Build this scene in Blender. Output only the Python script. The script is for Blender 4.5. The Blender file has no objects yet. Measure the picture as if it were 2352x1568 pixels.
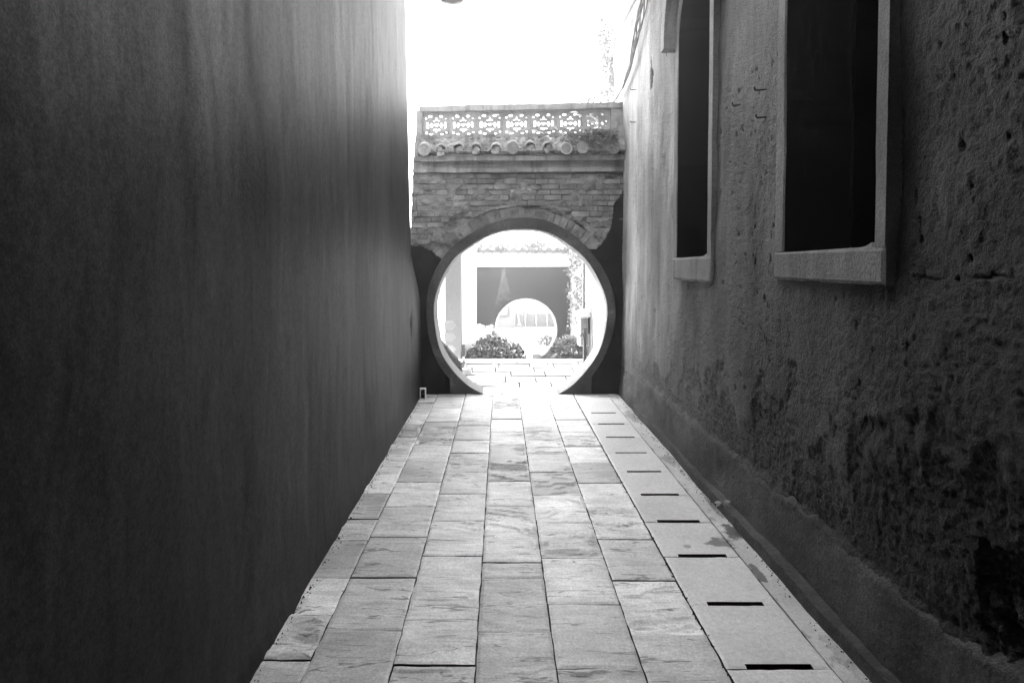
import bpy, bmesh, math, random
import numpy as np
from mathutils import Vector, Matrix
from math import sin, cos, pi, radians as R

sc = bpy.context.scene
C = sc.collection
# ------------------------------------------------------------------ camera
TILT = R(2.0)
cam_d = bpy.data.cameras.new('camera'); cam = bpy.data.objects.new('camera', cam_d); C.objects.link(cam)
cam.location = (0, 0, 1.5); cam.rotation_euler = (R(90) - TILT, 0, 0)
cam_d.sensor_width = 36; cam_d.lens = 22.19
cam_d.shift_x = 0.011; cam_d.shift_y = -0.054
cam_d.clip_start = 0.05; cam_d.clip_end = 3000
sc.camera = cam
# ------------------------------------------------------------------ world and sun
SUN = Vector((-0.70, 0.22, 0.76)).normalized()
w = bpy.data.worlds.new('World'); sc.world = w; w.use_nodes = True
nt = w.node_tree; bg = nt.nodes['Background']
sky = nt.nodes.new('ShaderNodeTexSky'); sky.sky_type = 'NISHITA'; sky.sun_disc = False
sky.sun_elevation = math.asin(SUN.z); sky.sun_rotation = math.atan2(SUN.x, SUN.y)
sky.dust_density = 1.0; sky.air_density = 1.0; sky.ozone_density = 1.0
bw = nt.nodes.new('ShaderNodeRGBToBW')
nt.links.new(sky.outputs[0], bw.inputs[0]); nt.links.new(bw.outputs[0], bg.inputs[0])
bg.inputs[1].default_value = 0.15
sd = bpy.data.lights.new('sun', 'SUN'); sd.energy = 2.2; sd.angle = R(0.5); sd.color = (1, 1, 1)
so = bpy.data.objects.new('sun', sd); C.objects.link(so)
so.rotation_euler = SUN.to_track_quat('Z', 'Y').to_euler(); so.location = (-5, 5, 12)
sc.view_settings.view_transform = 'Standard'; sc.view_settings.look = 'None'
sc.view_settings.exposure = 4.3; sc.view_settings.gamma = 1.0
sc.view_settings.use_curve_mapping = False
try:
    sc.cycles.max_bounces = 8; sc.cycles.diffuse_bounces = 5
    sc.cycles.sample_clamp_indirect = 6
except Exception: pass

# ------------------------------------------------------------------ pixel (2352 x 1568 view of the photo) -> point on a plane
F_ = 22.19 / 36 * 2352
def ray(px, py):
    x = (px - 1150.1) / F_; u = -(py - 657.0) / F_
    return x, cos(TILT) + u * sin(TILT), u * cos(TILT) - sin(TILT)
def on_y(px, py, Y):
    d = ray(px, py); t = Y / d[1]; return d[0] * t, 1.5 + d[2] * t
def on_x(px, py, X):
    d = ray(px, py); t = X / d[0]; return d[1] * t, 1.5 + d[2] * t
def floor_y(py_src):                      # y in the 2500 wide photo
    d = ray(1150, py_src / 1.06293); return -1.5 / d[2] * d[1]

# ------------------------------------------------------------------ numpy noise
def _h(ix, iy, s):
    n = (ix.astype(np.int64) * 374761393 + iy.astype(np.int64) * 668265263 + s * 1442695041) & 0x7fffffff
    n = ((n ^ (n >> 13)) * 1274126177) & 0x7fffffff
    n = n ^ (n >> 16)
    return (n & 0xffff) / 65535.0
def vn(x, y, s=0):
    x = np.asarray(x, float); y = np.asarray(y, float)
    ix = np.floor(x); iy = np.floor(y); fx = x - ix; fy = y - iy
    fx = fx * fx * (3 - 2 * fx); fy = fy * fy * (3 - 2 * fy)
    a = _h(ix, iy, s); b = _h(ix + 1, iy, s); c = _h(ix, iy + 1, s); d = _h(ix + 1, iy + 1, s)
    return (a + (b - a) * fx) * (1 - fy) + (c + (d - c) * fx) * fy
def fbm(x, y, s=0, o=4):
    t = 0; a = .5
    for i in range(o):
        t = t + a * vn(x * 2 ** i + 13.1 * i, y * 2 ** i + 7.7 * i, s + i); a *= .5
    return t / (1 - .5 ** o)
def sm(a, b, x):
    t = np.clip((x - a) / (b - a), 0, 1); return t * t * (3 - 2 * t)

# ------------------------------------------------------------------ mesh helpers
class MB:
    def __init__(s): s.v = []; s.f = []
    def add(s, v, f):
        n = len(s.v); s.v += [tuple(p) for p in v]; s.f += [tuple(i + n for i in q) for q in f]
    def box(s, x0, x1, y0, y1, z0, z1, b=0.0):
        if b <= 0:
            v = [(x, y, z) for z in (z0, z1) for y in (y0, y1) for x in (x0, x1)]
            f = [(0, 2, 3, 1), (4, 5, 7, 6), (0, 1, 5, 4), (2, 6, 7, 3), (0, 4, 6, 2), (1, 3, 7, 5)]
            s.add(v, f); return s
        # chamfered box through a tiny bmesh
        bm = bmesh.new(); bmesh.ops.create_cube(bm, size=1)
        for q in bm.verts:
            q.co = Vector(((x0 + x1) / 2 + q.co.x * (x1 - x0), (y0 + y1) / 2 + q.co.y * (y1 - y0), (z0 + z1) / 2 + q.co.z * (z1 - z0)))
        bmesh.ops.bevel(bm, geom=list(bm.edges), offset=b, segments=1, affect='EDGES', profile=.5)
        bm.verts.index_update()
        s.add([q.co[:] for q in bm.verts], [[q.index for q in f.verts] for f in bm.faces]); bm.free(); return s
    def tube(s, pts, r, n=8, cap=True):
        pts = [Vector(p) for p in pts]; rr = r if isinstance(r, (list, tuple)) else [r] * len(pts)
        vs = []; up = Vector((0.13, 0.21, 1)).normalized()
        for i, p in enumerate(pts):
            t = (pts[min(i + 1, len(pts) - 1)] - pts[max(i - 1, 0)]).normalized()
            a = t.cross(up)
            if a.length < .05: a = t.cross(Vector((1, 0, 0)))
            a.normalize(); b = t.cross(a)
            for k in range(n):
                q = 2 * pi * k / n; vs.append(p + (a * cos(q) + b * sin(q)) * rr[i])
        f = []
        for i in range(len(pts) - 1):
            for k in range(n):
                k2 = (k + 1) % n; f.append((i * n + k, i * n + k2, (i + 1) * n + k2, (i + 1) * n + k))
        if cap:
            f.append(tuple(range(n))[::-1]); f.append(tuple((len(pts) - 1) * n + k for k in range(n)))
        s.add(vs, f); return s
    def prism(s, poly, h0, h1, mp):
        """polygon (u,v) extruded h0..h1, mapped by mp(u,v,h)"""
        n = len(poly); v = [mp(a, b, h0) for a, b in poly] + [mp(a, b, h1) for a, b in poly]
        f = [tuple(range(n))[::-1], tuple(range(n, 2 * n))] + [(i, (i + 1) % n, n + (i + 1) % n, n + i) for i in range(n)]
        s.add(v, f); return s
    def build(s, name, m, parent=None, smooth=False, fix=True):
        me = bpy.data.meshes.new(name); me.from_pydata(s.v, [], s.f); me.update()
        if fix:
            bm = bmesh.new(); bm.from_mesh(me); bmesh.ops.recalc_face_normals(bm, faces=bm.faces); bm.to_mesh(me); bm.free()
        me.materials.append(m)
        if smooth: me.polygons.foreach_set('use_smooth', [True] * len(me.polygons))
        o = bpy.data.objects.new(name, me); C.objects.link(o)
        if parent: o.parent = parent
        return o

def grid(name, us, vs, hf, mp, m, parent=None, side=None, mask=None, depth=None, back=False, smooth=False, flip=False):
    """height-field sheet over us x vs; cells dropped by mask; rims pushed back to h=depth"""
    U, V = np.meshgrid(us, vs, indexing='ij'); H = hf(U, V) if callable(hf) else np.full(U.shape, hf)
    nu, nv = len(us), len(vs)
    X, Y, Z = mp(U, V, H); P = np.stack([X + 0 * U, Y + 0 * U, Z + 0 * U], -1).reshape(-1, 3)
    cu = (np.asarray(us)[:-1] + np.asarray(us)[1:]) / 2; cv = (np.asarray(vs)[:-1] + np.asarray(vs)[1:]) / 2
    CU, CV = np.meshgrid(cu, cv, indexing='ij')
    K = np.ones(CU.shape, bool) if mask is None else mask(CU, CV)
    I, J = np.nonzero(K); a = I * nv + J
    Q = np.stack([a, a + nv, a + nv + 1, a + 1], 1)
    faces = [Q]
    if depth is not None:
        X2, Y2, Z2 = mp(U, V, np.full(U.shape, depth)); P2 = np.stack([X2 + 0 * U, Y2 + 0 * U, Z2 + 0 * U], -1).reshape(-1, 3)
        N = len(P); P = np.concatenate([P, P2])
        Kp = np.pad(K, 1); 
        for di, dj, e0, e1 in ((0, -1, 0, nv), (1, 0, nv, nv + 1), (0, 1, nv + 1, 1), (-1, 0, 1, 0)):
            nb = Kp[1 + di:1 + di + K.shape[0], 1 + dj:1 + dj + K.shape[1]]
            bi, bj = np.nonzero(K & ~nb); b = bi * nv + bj
            faces.append(np.stack([b + e1, b + e0, b + e0 + N, b + e1 + N], 1))
        if back: faces.append(Q[:, ::-1] + N)
    Fc = np.concatenate(faces)
    if flip: Fc = Fc[:, ::-1]
    used = np.unique(Fc); rm = np.zeros(len(P), np.int64); rm[used] = np.arange(len(used))
    P = P[used]; Fc = rm[Fc]
    me = bpy.data.meshes.new(name); me.vertices.add(len(P)); me.vertices.foreach_set('co', P.ravel())
    me.loops.add(Fc.size); me.loops.foreach_set('vertex_index', Fc.ravel().astype(np.int32))
    me.polygons.add(len(Fc)); me.polygons.foreach_set('loop_start', (np.arange(len(Fc)) * 4).astype(np.int32))
    try: me.polygons.foreach_set('loop_total', np.full(len(Fc), 4, np.int32))
    except Exception: pass
    me.update(calc_edges=True); me.validate()
    me.materials.append(m)
    if side:
        me.materials.append(side); mi = np.zeros(len(me.polygons), np.int32); mi[len(Q):] = 1; me.polygons.foreach_set('material_index', mi)
    me.polygons.foreach_set('use_smooth', [bool(smooth)] * len(me.polygons))
    o = bpy.data.objects.new(name, me); C.objects.link(o)
    if parent: o.parent = parent
    return o

def thing(name, label, cat, loc=(0, 0, 0), group=None):
    o = bpy.data.objects.new(name, None); C.objects.link(o); o['label'] = label; o['category'] = cat
    o.empty_display_size = .1
    if group: o['group'] = group
    return o
def tag(o, label, cat, group=None):
    o['label'] = label; o['category'] = cat
    if group: o['group'] = group
    return o
def struct(o): o['kind'] = 'structure'; return o
def stuff(o): o['kind'] = 'stuff'; return o

# ------------------------------------------------------------------ materials
def mat(name, lo, hi=None, scale=(3, 3, 3), detail=5, rough=.85, bump=0.0, bscale=60, bdetail=6, bdist=.01,
        dirt=None, speck=None, rnd=0.0, spec=.3, streak=None, coord='Object', crack=None, spots=None, grain=.16, specvar=False):
    """grey material: colour from lo..hi through stretched noise, fine bump, optional dirt=(scale,thr,colour)"""
    hi = lo if hi is None else hi
    m = bpy.data.materials.new(name); m.use_nodes = True; t = m.node_tree; N = t.nodes; L = t.links
    p = N['Principled BSDF']; p.inputs['Roughness'].default_value = rough
    p.inputs['Specular IOR Level'].default_value = spec
    tc = N.new('ShaderNodeTexCoord'); src = tc.outputs[coord]
    if rnd:
        oi = N.new('ShaderNodeObjectInfo'); mu = N.new('ShaderNodeMath'); mu.operation = 'MULTIPLY'; mu.inputs[1].default_value = 37.0
        L.new(oi.outputs['Random'], mu.inputs[0]); ad = N.new('ShaderNodeVectorMath'); ad.operation = 'ADD'
        L.new(src, ad.inputs[0]); L.new(mu.outputs[0], ad.inputs[1]); src = ad.outputs[0]
    def noise(sc3, det, rg=.55, dist=0.0):
        mp = N.new('ShaderNodeMapping'); mp.inputs['Scale'].default_value = sc3; L.new(src, mp.inputs[0])
        n = N.new('ShaderNodeTexNoise'); n.inputs['Scale'].default_value = 1; n.inputs['Detail'].default_value = det
        n.inputs['Roughness'].default_value = rg; n.inputs['Distortion'].default_value = dist
        L.new(mp.outputs[0], n.inputs[0]); return n.outputs[0]
    def ramp(v, a, b, ca, cb):
        r = N.new('ShaderNodeMapRange'); r.inputs[1].default_value = a; r.inputs[2].default_value = b
        r.inputs[3].default_value = ca; r.inputs[4].default_value = cb; L.new(v, r.inputs[0]); return r.outputs[0]
    def mth(op, a, b):
        q = N.new('ShaderNodeMath'); q.operation = op
        for i, x in enumerate((a, b)):
            if isinstance(x, (int, float)): q.inputs[i].default_value = x
            else: L.new(x, q.inputs[i])
        return q.outputs[0]
    col = ramp(noise(scale, detail), .32, .68, lo, hi)
    if streak:   # (scale3, strength, distortion)
        col = mth('MULTIPLY', col, ramp(noise(streak[0], 4, .6, streak[2]), .3, .7, 1 - streak[1], 1 + streak[1]))
    if dirt:
        for (s3, th, wd, k) in dirt:
            col = mth('MULTIPLY', col, ramp(noise(s3, 5, .6), th, th + wd, 1.0, k))
    if crack:
        for (s3, wd, k) in crack:
            v = mth('ABSOLUTE', mth('SUBTRACT', noise(s3, 3, .6, .6), .5), 0)
            g_ = ramp(noise(tuple(q * 1.7 for q in s3), 1), .50, .56, 1, 0)
            v = mth('ADD', v, mth('MULTIPLY', g_, .1))
            col = mth('MULTIPLY', col, ramp(v, wd * .4, wd, k, 1.0))
    if spots:
        sep = N.new('ShaderNodeSeparateXYZ'); L.new(tc.outputs['Object'], sep.inputs[0])
        wob = ramp(noise((16, 16, 16), 4), .3, .7, -.45, .45)
        for (sx_, sy_, rx_, ry_, k) in spots:
            a_ = mth('DIVIDE', mth('SUBTRACT', sep.outputs[0], sx_), rx_); b_ = mth('DIVIDE', mth('SUBTRACT', sep.outputs[1], sy_), ry_)
            d_ = mth('ADD', mth('SQRT', mth('ADD', mth('MULTIPLY', a_, a_), mth('MULTIPLY', b_, b_)), 0), wob)
            col = mth('MULTIPLY', col, ramp(d_, .8, 1.05, k, 1.0))
    if speck:
        col = mth('MULTIPLY', col, ramp(noise((speck[0],) * 3, 2, .5), .3, .7, 1 - speck[1], 1 + speck[1]))
    if grain:
        col = mth('MULTIPLY', col, ramp(noise((48, 48, 48), 7, .75), .34, .66, 1 - grain, 1 + grain))
    if specvar:
        L.new(mth('MULTIPLY', col, spec / ((lo + hi) / 2)), p.inputs['Specular IOR Level'])
    if rnd:
        col = mth('MULTIPLY', col, ramp(oi.outputs['Random'], 0, 1, 1 - rnd, 1 + rnd))
    L.new(col, p.inputs['Base Color'])
    if bump:
        b = N.new('ShaderNodeBump'); b.inputs['Strength'].default_value = bump; b.inputs['Distance'].default_value = bdist
        bs = bscale if isinstance(bscale, tuple) else (bscale,) * 3
        L.new(noise(bs, bdetail, .65), b.inputs['Height']); L.new(b.outputs[0], p.inputs['Normal'])
    m['x'] = 1
    return m

M = {}
def fxy(px, py):
    d = ray(px, py); t = -1.5 / d[2]; return d[0] * t, d[1] * t
SPOTS = [(*fxy(1655, 1246), .075, .07, .32), (*fxy(1684, 1222), .05, .10, .22), (*fxy(1580, 1254), .02, .022, .5), (*fxy(1742, 1318), .022, .10, .3),
         (*fxy(1700, 1192), .04, .16, .45), (*fxy(1640, 1165), .02, .2, .5), (*fxy(1780, 1290), .03, .12, .6), (*fxy(1930, 1500), .05, .14, .75)]
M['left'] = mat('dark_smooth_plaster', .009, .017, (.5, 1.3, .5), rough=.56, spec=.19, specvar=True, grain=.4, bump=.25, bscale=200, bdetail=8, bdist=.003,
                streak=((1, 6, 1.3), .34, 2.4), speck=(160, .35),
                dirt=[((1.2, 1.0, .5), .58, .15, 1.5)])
M['right'] = mat('rough_plaster', .06, .175, (1.5, 1.2, .7), rough=.75, spec=.25, bump=1, bscale=85, bdetail=9, bdist=.014,
                 streak=((1, 5, .5), .35, .3), speck=(150, .3), dirt=[((3, 3, 1.2), .6, .12, .55)])
M['eroded'] = mat('eroded_plaster', .035, .14, (12, 12, 12), rough=.95, bump=1, bscale=90, bdist=.02, speck=(120, .5))
M['skirt'] = mat('cement_render', .026, .085, (2, 2, 4), streak=((1, 7, 2), .3, .5), rough=.9, bump=1, bscale=50, bdist=.012, grain=.35, speck=(120, .3), dirt=[((2, 3, 8), .56, .15, .6)])
M['frame'] = mat('frame_plaster', .13, .27, (4, 4, 2), rough=.85, bump=.9, bscale=60, bdist=.006, speck=(170, .35), streak=((3, 16, 2), .2, .5), dirt=[((4, 4, 2), .58, .2, .7)])
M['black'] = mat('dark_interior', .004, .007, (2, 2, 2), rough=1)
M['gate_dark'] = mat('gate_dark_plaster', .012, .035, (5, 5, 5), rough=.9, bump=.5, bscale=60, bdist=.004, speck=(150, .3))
M['ring'] = mat('ring_plaster', .055, .12, (3, 3, 3), rough=.8, bump=.7, bscale=45, bdist=.006, speck=(120, .3), grain=.3, dirt=[((5, 5, 1.5), .52, .15, .55), ((3, 3, 3), .6, .1, 1.5)])
M['reveal'] = mat('reveal_plaster', .14, .2, (4, 4, 4), rough=.7, bump=.2, bscale=60, bdist=.003, speck=(170, .1))
M['brick'] = mat('old_brick', .14, .36, (7, 7, 9), rough=.92, bump=.9, bscale=70, bdist=.008, speck=(150, .25), rnd=.16, dirt=[((14, 14, 14), .6, .1, .55)])
M['mortar'] = mat('old_mortar', .10, .38, (6, 6, 8), rough=.95, bump=1, bscale=55, bdist=.012, speck=(140, .3))
M['mould'] = mat('weathered_moulding', .24, .38, (5, 5, 5), rough=.9, bump=.6, bscale=60, bdist=.006, speck=(150, .2), dirt=[((9, 3, 1.2), .52, .1, .55), ((2, 2, 9), .6, .1, .7)])
M['tile'] = mat('clay_tile', .28, .42, (14, 14, 14), rough=.85, bump=.6, bscale=90, bdist=.004, rnd=.2, speck=(120, .25))
M['white'] = mat('white_paint', .74, .82, (3, 3, 3), rough=.6)
M['offwhite'] = mat('pale_plaster', .24, .36, (2, 6, 1.5), rough=.8, speck=(50, .08))
M['lattice'] = mat('pierced_ceramic', .26, .4, (10, 10, 10), rough=.8, bump=.4, bscale=80, bdist=.004, rnd=.12, dirt=[((7, 7, 4), .58, .12, .55)])
M['slate'] = mat('slate_slab', .44, .70, (3.5, 5, 5), rough=.5, spec=.5, bump=.55, bscale=(12, 60, 60), bdist=.006, rnd=.33, speck=(120, .2), grain=.15,
                 streak=((2.2, 11, 3), .15, 1.5), dirt=[((7, 70, 9), .60, .06, .6), ((9, 9, 9), .68, .03, .7), ((3, 3, 3), .66, .05, .8)], crack=[((1.7, 11, 2), .018, .38)])
M['slab_smooth'] = mat('smooth_slab', .50, .62, (2.5, 2.5, 2.5), rough=.5, spec=.5, bump=.3, bscale=90, bdist=.003, rnd=.05, speck=(170, .14), dirt=[((6, 6, 6), .64, .06, .82), ((25, 25, 25), .70, .03, .7)], spots=SPOTS)
M['gutter'] = mat('cement_strip', .36, .52, (3, 3, 3), rough=.85, bump=.4, bscale=60, bdist=.005, speck=(150, .15), dirt=[((5, 2, 3), .56, .05, .6), ((14, 5, 3), .6, .04, .6)], spots=SPOTS)
M['joint'] = mat('joint_dirt', .008, .02, (20, 20, 20), rough=1)
M['wet'] = mat('damp_stain', .07, .15, (9, 9, 9), rough=.35, speck=(120, .2))
M['wall2'] = mat('courtyard_dark_paint', .020, .028, (1, 1, 1), rough=.85, speck=(40, .15), streak=((2, 1, .6), .15, .3))
M['grey'] = mat('grey_painted_wall', .15, .19, (1, 1, 1), rough=.8, speck=(50, .12))
M['wood'] = mat('pale_wood', .19, .23, (2, 2, 6), rough=.6)
M['terr'] = mat('terrace_slab', .085, .15, (4, 4, 4), rough=.8, bump=.5, bscale=(10, 30, 30), bdist=.01, rnd=.08, dirt=[((5, 18, 5), .66, .04, .6)])
M['ground'] = mat('courtyard_paving', .5, .62, (.6, .6, .6), rough=.9)
M['metal'] = mat('dull_metal', .04, .08, (20, 20, 20), rough=.45)
M['cable'] = mat('black_cable', .02, .05, (9, 9, 9), rough=.5)
M['pvc'] = mat('pale_conduit', .4, .5, (4, 4, 4), rough=.4)
M['nail'] = mat('rusty_nail', .02, .05, (50, 50, 50), rough=.8)
M['bark'] = mat('bark', .1, .18, (9, 9, 3), rough=.95, bump=.8, bscale=30)
M['stone'] = mat('rough_stone', .03, .14, (14, 14, 20), rough=.9, bump=1, bscale=30, bdist=.02)
M['facade'] = mat('pale_facade', .27, .31, (1, 1, 1), rough=.8)
M['terrwall'] = mat('stained_pale_wall', .07, .2, (1.5, 9, 1.2), rough=.8, speck=(50, .1), dirt=[((2, 12, 1), .6, .1, .6)])
M['tile2'] = mat('far_tile', .03, .1, (14, 14, 14), rough=.85, rnd=.2)
M['faded'] = mat('faded_paint', .04, .085, (5, 5, 3), rough=.85)
M['building'] = mat('sun_block_grey', .3, .36, (1, 1, 1), rough=.9)

def leafmat(name, a, b, trans=.35):
    m = bpy.data.materials.new(name); m.use_nodes = True; t = m.node_tree; N = t.nodes; L = t.links
    p = N['Principled BSDF']; p.inputs['Roughness'].default_value = .4
    g = N.new('ShaderNodeNewGeometry'); r = N.new('ShaderNodeMapRange')
    r.inputs[3].default_value = a; r.inputs[4].default_value = b
    L.new(g.outputs['Random Per Island'], r.inputs[0]); L.new(r.outputs[0], p.inputs['Base Color'])
    tr = N.new('ShaderNodeBsdfTranslucent'); L.new(r.outputs[0], tr.inputs[0])
    mx = N.new('ShaderNodeMixShader'); mx.inputs[0].default_value = trans
    L.new(p.outputs[0], mx.inputs[1]); L.new(tr.outputs[0], mx.inputs[2])
    L.new(mx.outputs[0], N['Material Output'].inputs[0]); return m
M['leaf'] = leafmat('glossy_leaf', .015, .16, .2)
M['leaf_pale'] = leafmat('pale_leaf', .12, .3, .5)
M['leaf_tree'] = leafmat('tree_leaf', .06, .2, .4)
M['weed'] = leafmat('pale_weed_leaf', .4, .55, .3)
M['vine'] = leafmat('vine_leaf', .03, .15, .3)
M['petal'] = leafmat('white_petal', .6, .8, .4)
M['needle'] = leafmat('feathery_leaf', .05, .2, .25)

rng = np.random.default_rng(4)
def leaves(name, centers, size, m, parent=None, asp=.5, up=.4, seed=1, spread=1.0, drop=0):
    """one folded diamond per centre"""
    r = np.random.default_rng(seed); n = len(centers); c = np.asarray(centers)
    d = r.normal(size=(n, 3)); d[:, 2] = d[:, 2] * .6 - drop; d /= np.linalg.norm(d, axis=1)[:, None]
    nn = r.normal(size=(n, 3)) * spread + np.array([0, -.2, up * 3]); s = np.cross(d, nn); s /= np.linalg.norm(s, axis=1)[:, None]
    nrm = np.cross(s, d)
    L = size * r.uniform(.6, 1.25, n)[:, None]; W = L * asp
    a = c; b = c + d * L * .45 + s * W * .5 + nrm * W * .18; e = c + d * L; f = c + d * L * .45 - s * W * .5 + nrm * W * .18
    P = np.stack([a, b, e, f], 1).reshape(-1, 3); i = np.arange(n) * 4
    T = np.concatenate([np.stack([i, i + 1, i + 2], 1), np.stack([i, i + 2, i + 3], 1)])
    me = bpy.data.meshes.new(name); me.from_pydata(P.tolist(), [], T.tolist()); me.materials.append(m)
    o = bpy.data.objects.new(name, me); C.objects.link(o)
    if parent: o.parent = parent
    return o

# ================================================================== GROUND
GY = [-20, 7.0, 10.0, 13.5, 19, 21, 35, 60, 70]; GZ = [-.6, -.6, -.6, -.62, -1.66, -1.66, -2.03, -2.3, -2.3]
gm = MB()
for i in range(len(GY) - 1):
    gm.add([(-60, GY[i], GZ[i]), (60, GY[i], GZ[i]), (60, GY[i + 1], GZ[i + 1]), (-60, GY[i + 1], GZ[i + 1])], [(0, 1, 2, 3)])
struct(gm.build('ground', M['ground'], fix=False))

XL, XR, YG = -0.91, 1.40, 7.25
# ================================================================== ALLEY FLOOR
bed = MB()
bed.box(-1.0, .905, -4, 7.24, -.3, -.022); bed.box(1.175, 1.45, -4, 7.24, -.3, -.022); bed.box(.905, 1.175, -4, 7.24, -.55, -.4)
paving = struct(bed.build('alley_floor', M['joint']))

def slab(x0, x1, y0, y1, seed, cleft, m, parent, notch=None, dz=0, res=.013, th=.05, name='paving_slab', edge=.0015):
    nx = max(6, int((x1 - x0) / res)); ny = max(6, int((y1 - y0) / (res if y0 < 5 else res * 1.6)))
    us = np.linspace(x0, x1, nx + 1); vs = np.linspace(y0, y1, ny + 1)
    if notch:      # (nx0, nx1, depth) cut in the near edge
        us = np.unique(np.concatenate([us[(abs(us - notch[0]) > .005) & (abs(us - notch[1]) > .005)], notch[:2]]))
        vs = np.unique(np.concatenate([vs[abs(vs - (y0 + notch[2])) > .004], [y0 + notch[2]]]))
    rr = random.Random(seed); ang = rr.uniform(-.35, .35); k = rr.uniform(5, 11); tx = rr.uniform(-.004, .004); ty = rr.uniform(-.006, .006)
    def hf(U, V):
        a = (U * cos(ang) + V * sin(ang)); b = (-U * sin(ang) + V * cos(ang))
        q = fbm(a * 2.2 + seed * 3.7, b * k + seed, seed, 4) * 7
        fr = q - np.floor(q); terr = (np.floor(q) + sm(.80, 1, fr)) / 7
        area = sm(.42, .6, fbm(U * 3 + seed, V * 3, seed + 9, 2))
        h = (terr - .5) * .034 * cleft * area + (fbm(U * 9, V * 22, seed + 5, 3) - .5) * .004 * cleft + (fbm(U * 3, V * 3, seed + 2, 2) - .5) * .003
        e = np.minimum(np.minimum(U - x0, x1 - U), np.minimum(V - y0, y1 - V))
        h = h * sm(-.005, .03, e) - .0035 * (1 - sm(0, .008, e))
        return h + dz + tx * (U - (x0 + x1) / 2) + ty * (V - (y0 + y1) / 2) * 1.3
    jx = lambda U, V: (fbm(V * 14 + seed, U * 0 + .3, seed, 3) - .5) * .006
    def mp(U, V, H):
        ex = np.minimum(U - x0, x1 - U) < 1e-6; ey = np.minimum(V - y0, y1 - V) < 1e-6
        return (U + np.where(ex, (fbm(V * 16 + seed, V * 0, seed, 3) - .5) * .007, 0),
                V + np.where(ey, (fbm(U * 16 + seed, U * 0, seed + 3, 3) - .5) * .008, 0), H)
    mk = None
    if notch: mk = lambda A, B: ~((A > notch[0]) & (A < notch[1]) & (B < y0 + notch[2]))
    return grid(name, us, vs, hf, mp, m, parent, side=M['joint'], mask=mk, depth=-th, smooth=False)

XC = [-.722, -.404, -.0935, .207, .528, .833, 1.227]
rows = {
 0: [1900, 1610, 1500, 1410, 1317, 1266, 1203.6, 1125, 1065, 1034, 1005, 983, 962],
 1: [1900, 1702, 1537, 1408, 1309, 1235, 1176, 1125, 1085, 1052, 1028, 997, 970],
 2: [1950, 1780, 1621, 1466, 1356, 1270, 1204, 1151, 1105, 1073, 1037.5, 1001, 965],
 3: [1900, 1700, 1539, 1409, 1371, 1235, 1175, 1125, 1085, 1051.7, 1022, 996.8, 968],
 4: [1950, 1780, 1631, 1474.5, 1360, 1275.5, 1207, 1152, 1108, 1069.7, 1038, 1010, 966],
 5: [1900, 1700, 1549, 1415, 1315, 1240, 1178, 1129.4, 1089, 1053, 1024, 999, 968],
}
g = .0026; seed = 10
for c in range(6):
    x0 = (XL - .05) if c == 0 else XC[c - 1]; x1 = XC[c]
    ys = [1.0] + [floor_y(p) for p in rows[c]] + [YG - .005]
    for i in range(len(ys) - 1):
        if ys[i + 1] - ys[i] < .06: continue
        seed += 1; rr = random.Random(seed)
        gg = g * (.35 if c == 0 else 1)
        slab(x0 + (0 if c == 0 else gg), x1 - (.0008 if c == 0 else g), ys[i] + .002 + (rr.random() < .4) * .003, ys[i + 1] - .0015, seed,
             rr.choice([.25, .5, .8, 1.1, 1.5, 1.9]), M['slate'], paving, dz=rr.uniform(-.003, .003))
ys = [1.45, 1.88] + [floor_y(p * 1.06293) for p in (1535, 1388, 1278, 1198, 1136, 1083, 1040, 1004, 974, 948, 924)] + [YG - .005]
for i in range(len(ys) - 1):
    seed += 1
    slab(XC[5] + .006, XC[6], ys[i] + .001, ys[i + 1] - .001, seed, .18, M['slab_smooth'], paving, name='drain_slab',
         notch=(.915, 1.163, .026) if i < len(ys) - 2 else None, dz=random.Random(seed).uniform(-.001, .001))
# cement strip between the drain slabs and the foot of the right wall
usg = np.linspace(XC[6] + .004, 1.375, 12); vsg = np.linspace(1, YG - .005, 260)
grid('cement_strip', usg, vsg, lambda U, V: (fbm(U * 8, V * 3, 3, 4) - .5) * .012 + .001 - .012 * sm(1.33, 1.37, U), lambda U, V, H: (U + (V * 0), V, H), M['gutter'], paving, depth=-.05)
# ================================================================== LEFT WALL
lw = thing('plaster_wall', 'tall smooth dark plastered wall filling the left side of the alley', 'wall')
LH = 6.6
def lend(z):  # far end of the wall recedes with height
    return np.interp(z, [0, .7, 1.08, 1.6, 6.6], [7.2, 7.215, 7.19, 6.42, 5.78])
nu, nv = 300, 230
us = np.linspace(0, 1, nu); vs = np.linspace(-.3, LH, nv)
def lmp(U, V, H):
    e = lend(V) + (fbm(V * 5, V * 0, 8, 4) - .5) * .03; Y = -.5 + U * (e + .5)
    wy = Y + .25 * (fbm(Y * .9, V * .7, 20, 2) - .5) + V * .06
    h = (fbm(wy * 1.7, V * .5, 21, 2) - .5) * .016 + (fbm(wy * 8, V * .9, 27, 4) - .5) * .0065 + (fbm(Y * 7, V * 5, 28, 3) - .5) * .003
    pit = np.exp(-(((Y - 6.42) / .06) ** 2 + ((V - .87) / .13) ** 2) * 1.0) * sm(.38, .5, fbm(Y * 20, V * 12, 5, 3))
    foot = .012 * (1 - sm(.0, .06, V + (fbm(Y * 4, Y * 0, 2, 3) - .5) * .05))
    return XL + h * sm(0, .25, V) - pit * .03 - 0 * U + foot * .7, Y, V
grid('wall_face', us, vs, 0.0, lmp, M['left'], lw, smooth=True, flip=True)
mb = MB(); mb.prism([(-6, -.3), (7.15, -.3), (7.15, 1.05), (6.34, 1.62), (5.72, LH), (-6, LH)], -1.45, -.945, lambda u, v, h: (h, u, v)); mb.build('wall_core', M['left'], lw)
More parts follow.
